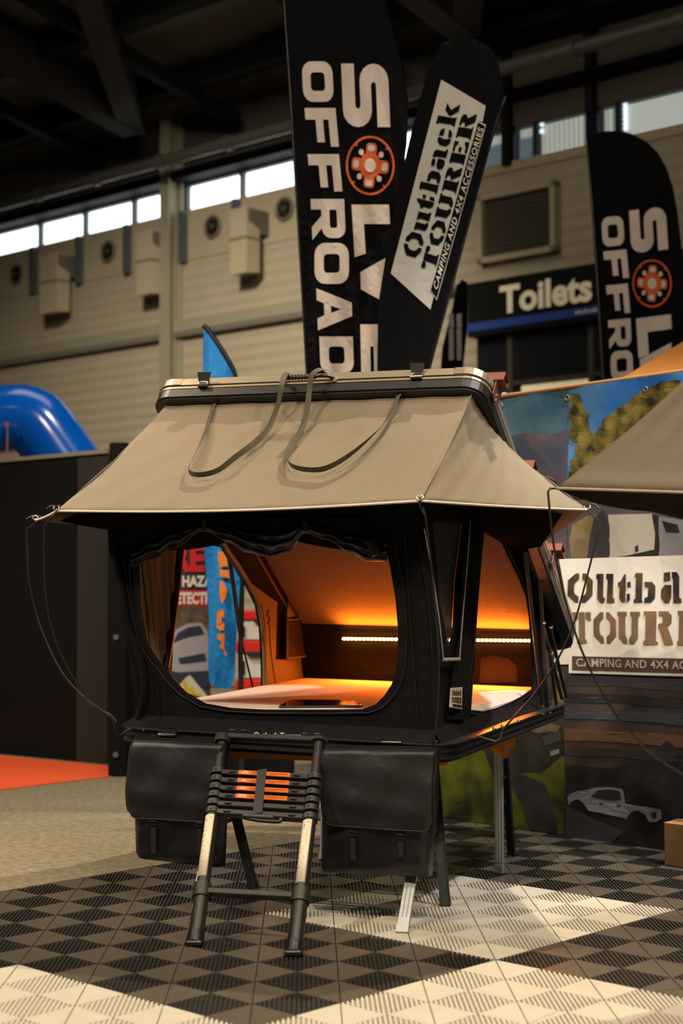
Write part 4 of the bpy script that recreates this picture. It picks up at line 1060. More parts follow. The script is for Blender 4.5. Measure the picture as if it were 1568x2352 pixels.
bag('black storage bag hanging under the platform left of the ladder', dict(tl=(299, 1702), tr=(508, 1712), bl=(307, 1972), br=(497, 1996),
    flapL=[(299, 1700), (293, 1760), (289, 1810), (287, 1850), (296, 1878)], flapR=[(508, 1710), (508, 1760), (508, 1810), (508, 1850), (506, 1890)], straps=[(352, 1884, 1960), (458, 1888, 1965)]))
bag('black storage bag hanging under the platform right of the ladder, nearer the corner', dict(tl=(738, 1722), tr=(995, 1726), bl=(733, 2004), br=(978, 2018),
    flapL=[(738, 1718), (736, 1770), (735, 1820), (736, 1860), (742, 1894)], flapR=[(999, 1724), (998, 1780), (997, 1830), (996, 1870), (990, 1912)], straps=[(810, 1908, 1975), (920, 1915, 1968)]))

# --- telescopic ladder leaning on the front rail
tl_, tr_ = w2(T(512, 1692, 1, -.075)), w2(T(733, 1700, 1, -.075))
fl_L, fl_R = ground(447, 2171, .0), ground(674, 2194, .0)
lad = empty('telescopic_ladder', 'black telescopic ladder with orange rung labels leaning on the tent platform', 'ladder', loc=(fl_L + fl_R) / 2)
lo_ = lad.location.copy()
def lput(name, mb, m, parent=lad):
    mb.v = [p - lo_ for p in mb.v]; return mb.build(name, m, parent)
def rail_t(top, foot, py, px):     # parameter along the rail whose picture height is py
    lo2, hi = 0.0, 1.0
    for _ in range(30):
        m = (lo2 + hi) / 2; p = top.lerp(foot, m) - CAMP
        c, s_ = math.cos(PITCH), math.sin(PITCH); d = p.y * c + p.z * s_; u_ = -p.y * s_ + p.z * c
        if 1176 - FPX * u_ / d < py: lo2 = m
        else: hi = m
    return lo2
railD = ((fl_L - tl_).normalized() + (fl_R - tr_).normalized()).normalized(); rungD = (tr_ - tl_).normalized(); ladN = rungD.cross(railD).normalized()
if ladN.y > 0: ladN = -ladN
rails = ((tl_, fl_L), (tr_, fl_R))
ys = ((1775, 1793, 1811, 1829, 1847, 1865), (1789, 1807, 1825, 1843, 1861, 1880))
for k, (tp, ft) in enumerate(rails):
    q = lambda y: tp.lerp(ft, rail_t(tp, ft, y, 0))
    y0, y1 = ys[k][0], ys[k][-1]
    b = MB(); b.tube([q(1698), q(y0)], .0195, 16); lput('upper_tube', b, M_LADDER)
    b = MB(); b.tube([q(y1), q(2046 + 12 * k)], .0265, 18); mt_ = lput('lower_tube', b, M_LADDER)
    b = MB(); b.tube([q(2046 + 12 * k), ft.lerp(tp, .012)], .0300, 18); lput('foot_tube', b, M_LADDER)
    b = MB(); b.tube([ft.lerp(tp, .055), ft.lerp(tp, .005)], [.0315, .0335], 18); b.box(ft + Vector((0, 0, .012)), (.066, .066, .022), bev=.006); lput('foot_cap', b, M_BLACKPVC)
    b = MB(); b.tube([q(2032 + 13 * k), q(2062 + 13 * k)], .0365, 18); lput('collar', b, M_LADPLASTIC)
    # white instruction label wrapped round the front of the tube
    ya, yb_ = ((1877, 2018), (1890, 2034))[k]
    A_, B2 = q(ya), q(yb_); ax = (B2 - A_).normalized(); sd = rungD - ax * rungD.dot(ax); sd.normalize(); fn = sd.cross(ax).normalized()
    if fn.y > 0: fn = -fn
    def lab(a, t, r=.0272):
        an = lerp(-1.0, .75, a); return A_.lerp(B2, t) + sd * (math.sin(an) * r) + fn * (math.cos(an) * r)
    b = MB(); b.grid(lambda a, t: lab(a, 1 - t), 10, 2, thick=.0006); lb_ = lput('instruction_label', b, M_WHITELABEL, mt_)
    b = MB()
    for i in range(26):
        t = .06 + i * .034 + (.02 if i % 5 == 0 else 0)
        if t > .95: break
        w = random.choice((.3, .45, .5, .55))
        b.add([lab(a, tt, .0280) for a, tt in ((.12, t), (.12 + w, t), (.12 + w, t + .010), (.12, t + .010))], [[0, 1, 2, 3], [3, 2, 1, 0]])
    lput('label_text', b, M_GREYTXT, lb_)
    b = MB()
    for t in (.035, .05, .24, .62): b.add([lab(a, tt, .0282) for a, tt in ((.12, t), (.72, t), (.72, t + .012), (.12, t + .012))], [[0, 1, 2, 3], [3, 2, 1, 0]])
    lput('label_heading', b, M_REDTXT, lb_)
    b = MB(); b.tube([q(1685), q(1706)], .031, 20)
    for i in range(20):
        an = 2 * PI * i / 20; o_ = sd * math.cos(an) * .031 + fn * math.sin(an) * .031; b.tube([q(1686) + o_, q(1705) + o_], .0028, 4)
    lput('top_cap', b, M_LADPLASTIC)
def qq(k, y): return rails[k][0].lerp(rails[k][1], rail_t(rails[k][0], rails[k][1], y, 0))
# top bar
b = MB(); b.beam(qq(0, 1690), qq(1, 1698), .030, .026, up=railD, bev=.004); lput('top_bar', b, M_LADPLASTIC)
heads = ['OPEN\nINSTRUCTION', 'Note!', 'WARNING!', 'CONTRACTION\nINSTRUCTIONS']
for i in range(6):
    A_, B2 = qq(0, ys[0][i]), qq(1, ys[1][i]); dx = (B2 - A_).normalized(); up_ = -railD
    b = MB(); b.beam(A_, B2, .034, .0235, up=up_, bev=.003)
    for P in (A_, B2): b.tube([P - railD * .0125, P + railD * .0125], .0315, 18)
    rg = lput('rung', b, M_LADPLASTIC)
    f0 = ladN * .0175
    def rf(x, y, o=.0006): return A_.lerp(B2, x) + f0 + ladN * o + up_ * (y - .5) * .0215
    for x0 in (.135, .80):
        b = MB(); c = rf(x0 + .03, .5, .003); b.beam(c - dx * .014, c + dx * .014, .007, .010, up=up_, bev=.002); lput('release_button', b, M_LADPLASTIC, rg)
    for P in (A_, B2):
        b = MB(); b.disc(P + ladN * .0315, ladN, .0055, .004, 10); lput('lock_pin', b, M_LADDER, rg)
    if i < 4:
        b = MB()
        for x0, x1 in ((.232, .765),): b.add([rf(x, y) for x, y in ((x0, .02), (x1, .02), (x1, .98), (x0, .98))], [[0, 1, 2, 3], [3, 2, 1, 0]])
        lb_ = lput('orange_label', b, M_ORANGELABEL, rg)
        b = MB(); ln = heads[i].split('\n')
        for j, tx in enumerate(ln):
            hh = .26 if len(ln) == 2 else .34; wd = {'OPEN': .04, 'INSTRUCTION': .078, 'Note!': .045, 'WARNING!': .066, 'CONTRACTION': .085, 'INSTRUCTIONS': .085}[tx]
            cy = (.62, .24)[j] if len(ln) == 2 else .34
            text(b, tx, lambda x, y: rf(.30 - wd / 2 + x * wd, cy + y * hh, .0012), .03)
        lput('label_heading', b, M_WHITETXT, lb_)
        b = MB()
        for y in (.2, .42, .64):
            for x0, x1 in ((.375, .435), (.54, .74 if y > .3 else .62)): b.add([rf(x, yy, .0012) for x, yy in ((x0, y), (x1, y), (x1, y + .08), (x0, y + .08))], [[0, 1, 2, 3], [3, 2, 1, 0]])
        lput('label_text', b, mat('dark_orange_print', (.42, .06, .003), .6), lb_)
A_, B2 = qq(0, 2047), qq(1, 2060)
b = MB(); b.beam(A_, B2, .034, .0245, up=-railD, bev=.003); lput('rung', b, M_LADPLASTIC)
# strap and carry grip
c0_, c1_ = qq(0, 1768).lerp(qq(1, 1781), .475) + ladN * .020, qq(0, 1868).lerp(qq(1, 1882), .485) + ladN * .020
b = MB(); b.beam(c0_, c1_, .040, .003, up=ladN, bev=.0005); b.beam(c0_ + ladN * .001, c0_ - ladN * .04, .040, .003, up=railD); lput('closing_strap', b, M_WEBBLACK)
b = MB(); A_, B2 = qq(0, 1876).lerp(qq(1, 1890), .34) + ladN * .018, qq(0, 1876).lerp(qq(1, 1890), .66) + ladN * .018
b.beam(A_, B2, .028, .018, up=-railD, bev=.004); b.tube(spline([A_ + railD * .004, A_.lerp(B2, .3) + railD * .010, A_.lerp(B2, .6) + railD * .014, B2 + railD * .014 + rungD * .02, B2 + rungD * .03], 4), .008, 8); lput('carry_grip', b, M_LADPLASTIC)

# --- trestles
def trestle(label, eL, eR, feet, mfr, mbk):
    """eL,eR: world ends of the head beam (underside of platform); feet: (front, back) pairs at left and right"""
    root = empty('folding_trestle', label, 'trestle', loc=((eL + eR) / 2).xy.to_3d(), group='orange and steel trestles under the tent')
    o_ = root.location.copy()
    def put(name, mb, m, parent=root): mb.v = [p - o_ for p in mb.v]; return mb.build(name, m, parent)
    b = MB(); dx = (eR - eL).normalized(); dn = Vector((-dx.y, dx.x, 0)).normalized()
    h = .065; b.prism([eL - dn * .032, eL + dn * .032, eL + dn * .038 - Vector((0, 0, h)), eL - dn * .038 - Vector((0, 0, h))], [], eR - eL); hb = put('head_beam', b, M_YELLOW)
    for e, (ff, fb), s_ in ((eL, feet[0], 1), (eR, feet[1], -1)):
        for f, sg, m in ((ff, -1, mfr), (fb, 1, mbk)):
            tp = e + dx * s_ * .06 + dn * sg * .022 - Vector((0, 0, .03))
            d = (f - tp); foot = f + Vector((0, 0, .004))
            b = MB(); side = dx
            fd = d.normalized(); nn = fd.cross(side).normalized()
            w_, t_ = .022, .014                       # C-channel leg
            for a0, a1, c0, c1 in ((-w_, w_, -.0012, .0012), (-w_, -w_ + .0025, 0, t_), (w_ - .0025, w_, 0, t_)):
                pr = []
                for (aa, cc) in ((a0, c0), (a1, c0), (a1, c1), (a0, c1)): pr.append(tp + side * aa + nn * cc * sg)
                b.prism(pr, [], foot - tp)
            for aa in (-.008, .008): b.tube([tp + side * aa - nn * .002 * sg, foot - (foot - tp) * .08 + side * aa - nn * .002 * sg], .0022, 5)
            lg = put('leg', b, m)
            b = MB(); b.beam(foot - fd * .035, foot, .048, .012, up=nn); put('leg_foot', b, m, lg)
            b = MB(); pt = tp + d * .30; b.disc(pt + nn * sg * .004, nn, .009, .012, 8); put('leg_bolt', b, M_GALV, lg)
        b = MB(); pt0 = (e + dx * s_ * .06); fa, fb2 = ff.lerp(pt0, .48), fb.lerp(pt0, .48); b.beam(fa, fb2, .018, .004, up=dx); put('cross_brace', b, M_GREENSTEEL)
        b = MB(); pz = pt0 - Vector((0, 0, .065)); b.prism([pz - dn * .040 - dx * .03, pz + dn * .040 - dx * .03, pz + dn * .016 - dx * .02 - Vector((0, 0, .05)), pz - dn * .016 - dx * .02 - Vector((0, 0, .05))], [], dx * .05); put('corner_bracket', b, M_YELLOW)
    return root
g3 = lambda x, y: ground(x, y, 0)
under = lambda u, v: w2((u, v, -.0835))
fA, fB_ = g3(922, 2144), g3(1023, 2082); fLb = g3(583, 2041); fLf = fLb + (fA - fB_)
trestle('steel trestle with orange head under the front of the tent', under(.30, .30), w2(T(1024, 1722, 2, -.0835)), ((fLf, fLb), (fA, fB_)), M_GALV, M_GREENSTEEL)
fC, fD = g3(1145, 2007), g3(1177, 1966); dd_ = (fLb - fB_)
trestle('steel trestle with orange head under the rear of the tent', under(.30, 1.60), w2(T(1172, 1687, 2, -.0835)), ((fC + dd_, fD + dd_), (fC, fD)), M_GALV, M_GREENSTEEL)

# --- cardboard box at the right edge
bx0 = ground(1526, 1988)
bh_ = at(1526, 1888, bx0.y).z
b = MB(); b.box((0, 0, bh_ / 2), (.42, .20, bh_ - .002), bev=.004); e = empty('cardboard_box', 'brown cardboard box on the floor at the foot of the banner', 'box', M=Matrix.Translation((bx0.x + .21 * .70 + .10 * .70, bx0.y - .21 * .714 + .10 * .714, .001)) @ Matrix.Rotation(math.radians(-45.5), 4, 'Z'))
b.build('carton', mat('cardboard', (.33, .185, .075), .8, var=.08, scale=8), e)
b = MB(); b.box((0, 0, bh_ + .0005), (.42, .05, .002)); b.box((0, -.1005, bh_ - .03), (.05, .001, .06)); b.build('packing_tape', mat('brown_tape', (.36, .22, .09), .25), e)

# =================================================================== second tent reaching in from the right
def a5(px, py, D): return at(px, py, D)
tipT = a5(1276, 1121, 5.60)
e = empty('neighbouring_tent', 'dark brown canvas awning corner of a second rooftop tent at the right edge', 'rooftop tent', loc=(3.2, 6.2, 0))
eo = e.location.copy()
def nput(name, mb, m, parent=e): mb.v = [p - eo for p in mb.v]; return mb.build(name, m, parent)
rEdge = a5(2100, 1148, 5.0); apex = a5(1830, 628, 6.15); apx2 = a5(2300, 610, 5.7); bkE = a5(2050, 1305, 6.6)
def nf(a, t):
    lo3 = tipT.lerp(rEdge, a); hi3 = tipT.lerp(apex, .985).lerp(apx2, a) if False else None
    top = apex.lerp(apx2, a); p = lo3.lerp(top, t)
    sag = .05 * math.sin(PI * t) * (.35 + .65 * math.sin(PI * min(1, a + .2)))
    fold = .010 * math.sin(a * 60 + t * 8) * math.sin(PI * t) * .5
    lip = .025 * math.exp(-((t - .03) / .03) ** 2)
    return p + Vector((0, .6, -.75)) * (sag + fold) + Vector((0, -1, 0)) * lip
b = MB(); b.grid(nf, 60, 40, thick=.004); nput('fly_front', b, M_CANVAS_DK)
b = MB(); mid1 = a5(1330, 1146, 5.75)
b.grid(lambda a, t: (tipT.lerp(rEdge, a)).lerp(tipT.lerp(bkE, a), t) - Vector((0, 0, .03 * math.sin(PI * min(1, a * 4)) * t * .6)), 40, 12, thick=.004); nput('awning_underside', b, M_BLACKCLOTH)
b = MB(); b.tube([tipT.lerp(rEdge, t / 20) + Vector((0, -.012, -.002)) for t in range(21)], .006, 6); nput('piping', b, mat('brown_piping', (.30, .24, .17), .6))
D6 = lambda x, y, d=5.58: a5(x, y, d)
b = MB(); b.tube([D6(1255, 1097), D6(1262, 1098), D6(1274, 1104), D6(1280, 1112)], .0042, 7); nput('rod_tip', b, M_ALU_DK)
b = MB(); b.tube([tipT, D6(1263, 1122), D6(1258, 1130)] + spline([D6(1259, 1140), D6(1271, 1250), D6(1297, 1375), D6(1338, 1500), D6(1395, 1612), D6(1460, 1697), D6(1530, 1755), D6(1620, 1800), D6(1760, 1830), D6(1800, 1830, 5.7)], 5), .0045, 7); nput('awning_rod', b, M_BLACKMETAL)
b = MB(); c = a5(2130, 1850, 5.9); b.box((c.x + .35, c.y + .45, c.z), (1.5, 1.6, .08), bev=.02); nput('base_platform', b, M_BLACKMETAL)
b = MB(); b.box((c.x + .45, c.y + .55, (c.z + 1.62) / 2 + .02), (1.2, 1.3, 1.60 - c.z)); nput('tent_body', b, M_BLACKCLOTH)
for sx in (-.3, 1.0):
    for sy in (-.2, 1.1):
        b = MB(); b.beam((c.x + sx, c.y + sy, c.z - .04), (c.x + sx, c.y + sy, .001), .04, .04, up=(1, 0, 0)); nput('leg', b, M_GALV)

# =================================================================== feather flags
M_FLAG = mat('black_flag_cloth', (0.0042, 0.0042, 0.0050), 0.9, var=.15, scale=3, spec=.08)
M_FLAGLET = mat('flag_white_print', (0.60, 0.52, 0.46), 0.75, var=.06, scale=4)
M_FLAGORANGE = mat('flag_orange_print', (0.62, 0.10, 0.012), 0.75, var=.05)
def flag_surface(D, yaw=0.0, amp=.012, seed=0.0, cx=784):
    def F(px, py, off=0.0):
        ph = px * .045 + py * .012 + seed
        rip = amp * (math.sin(ph) + .5 * math.sin(px * .11 - py * .03 + seed * 2)) + math.tan(yaw) * (px - cx) * D / FPX
        return at(px, py, D + rip - off)
    return F
def flag_body(outline, F, maxlen=26):
    b = MB(); poly2d(b, outline, [], lambda x, y: F(x, y, 0), maxlen=maxlen); poly2d(b, outline, [], lambda x, y: F(x, y, -.004), maxlen=maxlen)
    n = len(outline)
    for i in range(n):
        p, q = outline[i], outline[(i + 1) % n]
        b.add([F(*p, 0), F(*q, 0), F(*q, -.004), F(*p, -.004)], [[0, 1, 2, 3]])
    for i in range(len(b.sm)): b.sm[i] = False
    return b
def arc_pts(c, rx, ry, a0, a1, n=10): return [(c[0] + rx * math.cos(math.radians(lerp(a0, a1, i / n))), c[1] + ry * math.sin(math.radians(lerp(a0, a1, i / n)))) for i in range(n + 1)]
def put_at(root):
    o_ = root.location.copy()
    def put(name, mb, m, parent=root):
        mb.v = [p - o_ for p in mb.v]; return mb.build(name, m, parent)
    return put
def solve_flag(label, D, outline, letters, slet, wheel, pole, yaw, seed):
    foot = Vector((at(pole[-1][0], 1300, D).x, D, 0))
    root = empty('feather_flag', label, 'flag', loc=foot, group='black feather flags with orange wheel emblems')
    put = put_at(root); F = flag_surface(D, yaw, .012, seed)
    fb = put('flag_cloth', flag_body(outline, F), M_FLAG)
    b = MB()
    for ch, q in letters + slet:      # q: image quad of the rotated letter box: text-right runs down, letter-up runs right
        m = quadF(*q); glyph(b, TECHNO, ch, lambda x, y: F(*m(x, y), .012), 0, 0, 1, 1, maxlen=.22)
    put('lettering', b, M_FLAGLET, fb)
    (cx, cy), r, rot = wheel
    def W(x, y, off=.012):
        c, s_ = math.cos(rot), math.sin(rot); return F(cx + (x * c - y * s_) * r * .98, cy + (x * s_ + y * c) * r * 1.2, off)
    b = MB()
    ring = [(math.cos(2 * PI * i / 40), math.sin(2 * PI * i / 40)) for i in range(40)]
    poly2d(b, ring, [[(x * .92, y * .92) for x, y in ring]], W, maxlen=.3)
    for i in range(4):
        a = PI / 4 + i * PI / 2; d_ = (math.cos(a), math.sin(a)); t_ = (-d_[1], d_[0])
        poly2d(b, [(d_[0] * .94 + t_[0] * .07, d_[1] * .94 + t_[1] * .07), (d_[0] * .94 - t_[0] * .07, d_[1] * .94 - t_[1] * .07), (d_[0] * .82, d_[1] * .82)], [], W)
    A_ = .22; L_ = .76
    cross = rr(-A_, -L_, A_, L_, .14, 4); poly2d(b, cross, [], W, maxlen=.3)
    poly2d(b, rr(-L_, -A_, L_, A_, .14, 4), [], W, maxlen=.3)
    poly2d(b, rr(-.36, -.36, .36, .36, .05, 2), [], W, maxlen=.3)
    W2 = lambda x, y: W(x, y, .018)
    poly2d(b, [(x * .23, y * .23) for x, y in ring], [], W2, mi=1)
    for i in range(4):
        a = i * PI / 2; c_, s_ = math.cos(a), math.sin(a)
        q_ = rr(.47, -.14, .69, .14, .08, 3); poly2d(b, [(x * c_ - y * s_, x * s_ + y * c_) for x, y in q_], [], W2, mi=1)
        a += PI / 4; poly2d(b, [(math.cos(a) * .58 + x * .105, math.sin(a) * .58 + y * .105) for x, y in ring[::2]], [], W2, mi=1)
    put('wheel_emblem', b, [M_FLAGORANGE, M_FLAGLET], fb)
    b = MB(); P = spline([at(x, y, D + .02) for x, y in pole], 6); P.append(Vector((P[-1].x, P[-1].y, .02))); b.tube(P, [lerp(.006, .014, i / (len(P) - 1)) for i in range(len(P))], 8); put('flag_pole', b, M_BLACKMETAL)
    b = MB(); b.box(P[-1] + Vector((0, 0, -.008)), (.42, .42, .02), bev=.006); put('base_plate', b, M_BLACKMETAL)
def vq(x0, y0, x1, y1, sk=0.0):
    """quad for a letter turned clockwise: bl, br, tr, tl of the glyph box (text-right = down, letter-up = right)"""
    return ((x0, y0), (x0 + sk, y1), (x1 + sk, y1 + 0), (x1, y0 - 0))
out1 = [(655, 0), (640, -120), (640, -260), (690, -330), (760, -330), (820, -200), (870, -60), (890, 30), (915, 120), (938, 230), (934, 330), (915, 470), (893, 600), (880, 720), (876, 860), (874, 1000), (712, 1000), (706, 860), (702, 800), (693, 650), (684, 460), (676, 330), (668, 180)]
let1 = [('O', vq(692, 141, 762, 234, 5)), ('F', vq(699, 248, 770, 335, 8)), ('F', vq(706, 354, 778, 438, 8)), ('R', vq(713, 457, 790, 545, 4)), ('O', vq(722, 558, 801, 652, 0)), ('A', vq(726, 662, 806, 758, 4)), ('D', vq(733, 773, 810, 858, 3))]
s1 = [('S', vq(783, 146, 890, 292, 6)), ('L', vq(807, 470, 893, 588, 7)), ('V', vq(826, 590, 905, 700, 4)), ('E', vq(827, 745, 905, 880, 3))]
solve_flag('tall black feather flag with white OFFROAD lettering and orange wheel emblem, directly behind the tent', 9.25, out1, let1, s1, ((850, 380), 57, .1), [(640, -260), (646, -100), (656, 60), (672, 300), (694, 650), (708, 900), (716, 1080), (720, 1250)], .10, 0.0)
out3 = [(1345, 311), (1380, 303), (1414, 300), (1450, 307), (1484, 325), (1510, 350), (1530, 385), (1545, 430), (1556, 490), (1564, 560), (1570, 650), (1572, 760), (1572, 900), (1570, 1010), (1392, 1010), (1385, 880), (1378, 760), (1370, 640), (1362, 510), (1353, 400)]
let3 = [('O', vq(1380, 500, 1430, 568, 4)), ('F', vq(1385, 578, 1438, 642, 6)), ('F', vq(1391, 656, 1441, 722, 6)), ('R', vq(1396, 736, 1447, 798, 3)), ('O', vq(1401, 808, 1452, 874, 2))]
for k_, (ch, q_) in enumerate(let3):
    let3[k_] = (ch, tuple((x, y - (x - q_[0][0]) * .10) for x, y in q_))
s3 = [('S', vq(1444, 484, 1528, 584, 6)), ('L', vq(1460, 732, 1540, 822, 6)), ('V', vq(1468, 800, 1548, 880, 3))]
s3 = [(ch, tuple((x, y - (x - q_[0][0]) * .13) for x, y in q_)) for ch, q_ in s3]
solve_flag('smaller looking black feather flag with OFFRO lettering right of the Toilets sign', 11.6, out3, let3, s3, ((1497, 651), 46, .05), [(1345, 311), (1353, 400), (1362, 510), (1378, 760), (1392, 1010), (1398, 1200)], .06, 1.7)
# dark flag seen nearly edge on between the two
root = empty('feather_flag', 'narrow black feather flag seen edge-on with a pale emblem left of the Toilets sign', 'flag', loc=(at(1040, 1300, 13.0).x, 13.0, 0), group='black feather flags with orange wheel emblems')
put = put_at(root); F4 = flag_surface(13.0, 0, .03, 3.0)
fb = put('flag_cloth', flag_body([(1040, 700), (1048, 655), (1062, 643), (1073, 648), (1072, 760), (1062, 860), (1056, 1000), (1000, 1000), (1015, 800)], F4), M_FLAG)
b = MB()
for cx_ in (1036, 1054):
    for y0, y1 in ((722, 752), (756, 800), (800, 826)): poly2d(b, [(cx_ - 6, y0), (cx_ + 5, y0 - 2), (cx_ + 6, y1), (cx_ - 5, y1 + 2)], [], lambda x, y: F4(x, y, .05))
put('emblem', b, mat('flag_grey_print', (.32, .27, .25), .7), fb)
b = MB(); b.tube([at(1060, 643, 13.05), at(1055, 900, 13.05), Vector((at(1050, 1100, 13.05).x, 13.05, .02))], .012, 8); put('flag_pole', b, M_BLACKMETAL)
b = MB(); b.box(Vector((at(1050, 1100, 13.05).x, 13.05, .012)), (.42, .42, .02), bev=.006); put('base_plate', b, M_BLACKMETAL)

# leaning banner flag with the stencilled sign
D2 = 8.9
root = empty('banner_flag', 'black flag leaning right with a white stencilled Outback TOURER panel', 'flag', loc=(at(905, 1300, D2).x, D2, 0))
put = put_at(root); F2 = flag_surface(D2, -.1, .008, .8)
out2 = [(1013, 100), (1036, 88), (1064, 84), (1095, 90), (1125, 107), (1138, 130), (1146, 153), (1151, 190), (1160, 222), (1150, 240), (1125, 326), (1092, 450), (1059, 571), (1024, 700), (987, 837), (950, 980), (868, 980), (866, 850), (868, 700), (890, 560), (915, 430), (950, 280), (985, 150)]
fb = put('flag_cloth', flag_body(out2, F2), M_FLAG)
b = MB(); poly2d(b, [(1013, 183), (1115, 243), (1108, 280), (1097, 277), (991, 668), (996, 680), (988, 711), (897, 628)], [], lambda x, y: F2(x, y, .008), maxlen=26); pn = put('sign_panel', b, mat('flag_pale_panel', (.47, .46, .42), .8, var=.06, scale=4), fb)
# text frame: text-right runs up along the panel, letter-up runs left
def o2(x, y, off=.016):   # x along 0..1 from the foot of the panel, y 0..1 from right edge to left edge
    f0, f1 = Vector((988, 711)), Vector((1115, 243)); g0, g1 = Vector((897, 628)), Vector((1013, 183))
    p = (f0.lerp(f1, x)).lerp(g0.lerp(g1, x), y); return F2(p.x, p.y, off)
b = MB()
word(b, STENCIL, 'Outback', lambda x, y: o2(x - .10 * (y - .7), y), .145, .50, .775, .38, .10, maxlen=.06)
word(b, STENCIL, 'TOURER', lambda x, y: o2(x - .10 * (y - .3), y), .150, .12, .775, .30, .10, maxlen=.06)
put('stencil_lettering', b, M_FLAG, pn)
b = MB(); poly2d(b, [(1097, 277), (1116, 287), (1003, 690), (987, 668)], [[(1099, 283), (1000, 682), (991, 668), (1097, 283)][::1]] if False else [], lambda x, y: F2(x, y, .012), maxlen=30); put('accessory_border', b, MATS['flag_pale_panel'], fb)
b = MB(); poly2d(b, [(1097.5, 281), (1113.5, 289.5), (1002.5, 685), (989, 667)], [], lambda x, y: F2(x, y, .015), maxlen=30); put('accessory_band', b, M_FLAG, fb)
def o3(x, y):
    a0, a1 = Vector((1003.5, 668)), Vector((1110.5, 296)); b0, b1 = Vector((994.5, 657)), Vector((1098.5, 291)); p = a0.lerp(a1, x).lerp(b0.lerp(b1, x), y); return F2(p.x, p.y, .02)
b = MB(); text(b, 'CAMPING AND 4X4 ACCESSORIES', o3, .015, spacing=1.15); put('small_lettering', b, M_FLAGLET, fb)
b = MB(); P = spline([at(x, y, D2 + .02) for x, y in ((1160, 222), (1125, 326), (1059, 571), (987, 837), (950, 980), (915, 1120), (905, 1250))], 5); P.append(Vector((P[-1].x, P[-1].y, .02))); b.tube(P, .011, 8); put('flag_pole', b, M_BLACKMETAL)
b = MB(); b.box(P[-1] + Vector((0, 0, -.008)), (.4, .4, .02), bev=.006); put('base_plate', b, M_BLACKMETAL)

# blue flag behind the tent: tip above the lid, cloth seen through the tent
D3 = 10.6
root = empty('blue_feather_flag', 'bright blue feather flag with orange lettering, its tip above the tent lid', 'flag', loc=(at(548, 1500, D3).x, D3, 0))
put = put_at(root); F5 = flag_surface(D3, 0, .02, 2.2)
M_FB = mat('blue_flag_cloth', (0.0, 0.215, 0.66), .7, var=.08, scale=3); M_FO = mat('orange_flag_print', (.80, .20, .01), .7, var=.04)
fb = put('flag_cloth', flag_body([(467, 756), (480, 770), (500, 800), (520, 832), (536, 862), (546, 960), (552, 1100), (556, 1250), (548, 1400), (541, 1500), (538, 1560), (525, 1582), (500, 1582), (480, 1565), (477, 1500), (480, 1420), (474, 1330), (468, 1250), (464, 1000), (465, 860)], F5), M_FB)
b = MB()
for q_ in ([(500, 1266), (518, 1270), (523, 1300), (503, 1303)], [(504, 1308), (525, 1310), (526, 1328), (505, 1324)], [(505, 1332), (514, 1338), (521, 1355), (518, 1372), (508, 1388), (504, 1365)],
           [(500, 1402), (506, 1399), (514, 1401), (514, 1418), (508, 1418), (508, 1430), (515, 1430), (514, 1448), (504, 1448), (497, 1440), (498, 1410)], [(499, 1456), (515, 1455), (514, 1492), (504, 1488), (508, 1472), (499, 1468)], [(514, 1488), (521, 1504), (514, 1505)]):
    poly2d(b, q_, [], lambda x, y: F5(x, y, .03))
put('lettering', b, M_FO, fb)
b = MB(); P = spline([at(x, y, D3 + .04) for x, y in ((466, 748), (478, 758), (500, 790), (522, 825), (540, 866), (551, 960), (556, 1100), (556, 1300), (552, 1500))], 5); P.append(Vector((P[-1].x + .01, P[-1].y, .02))); b.tube(P, .018, 8); put('flag_pole', b, M_BLACKMETAL)
b = MB(); b.box(P[-1] + Vector((0, 0, -.008)), (.45, .45, .02), bev=.006); put('base_plate', b, M_BLACKMETAL)

# poster stand seen through the tent
D4 = 11.6
def px4(x, y, off=0.0): return at(x, y, D4 - off)
pbase = Vector((at(430, 1500, D4).x, D4, 0))
root = empty('poster_board', 'dark poster board with red and white lettering, seen through the tent window', 'poster', loc=pbase)
put = put_at(root)
b = MB(); b.prism([px4(x, y) for x, y in ((330, 1215), (486, 1215), (482, 1640), (330, 1640))], [], (0, .03, 0)); bd = put('board', b, mat('dark_charcoal_print', (.030, .026, .030), .5))
b = MB(); b.prism([px4(x, y, .003) for x, y in ((330, 1390), (484, 1390), (482, 1636), (330, 1636))], [], (0, .002, 0)); put('photo_print', b, mat('brown_gravel_print', (.16, .11, .07), .5, col2=(.06, .045, .035), scale=9), bd)
b = MB(); text(b, 'FIRE', lambda x, y: px4(lerp(346, 470, x), lerp(1314, 1250, y), .01), .05); put('red_heading', b, mat('bright_red_print', (.62, .012, .02), .5), bd)
b = MB(); b.prism([px4(x, y, .004) for x, y in ((330, 1356), (484, 1356), (484, 1392), (330, 1392))], [], (0, .002, 0)); put('red_bar', b, MATS['bright_red_print'], bd)
b = MB(); text(b, 'HAZARD', lambda x, y: px4(lerp(418, 520, x) , lerp(1348, 1322, y), .012), .05); text(b, 'DETECTION', lambda x, y: px4(lerp(388, 512, x), lerp(1388, 1360, y), .012), .05); put('white_lettering', b, mat('bright_white_print', (.75, .72, .72), .5), bd)
b = MB()   # car on the poster: body, cabin glass, grille
poly2d(b, [(388, 1480), (398, 1450), (430, 1432), (462, 1430), (476, 1450), (484, 1500), (484, 1545), (440, 1552), (390, 1540), (384, 1500)], [], lambda x, y: px4(x, y, .010)); car = put('printed_car', b, mat('silver_car_print', (.36, .35, .42), .5, var=.15, scale=5), bd)
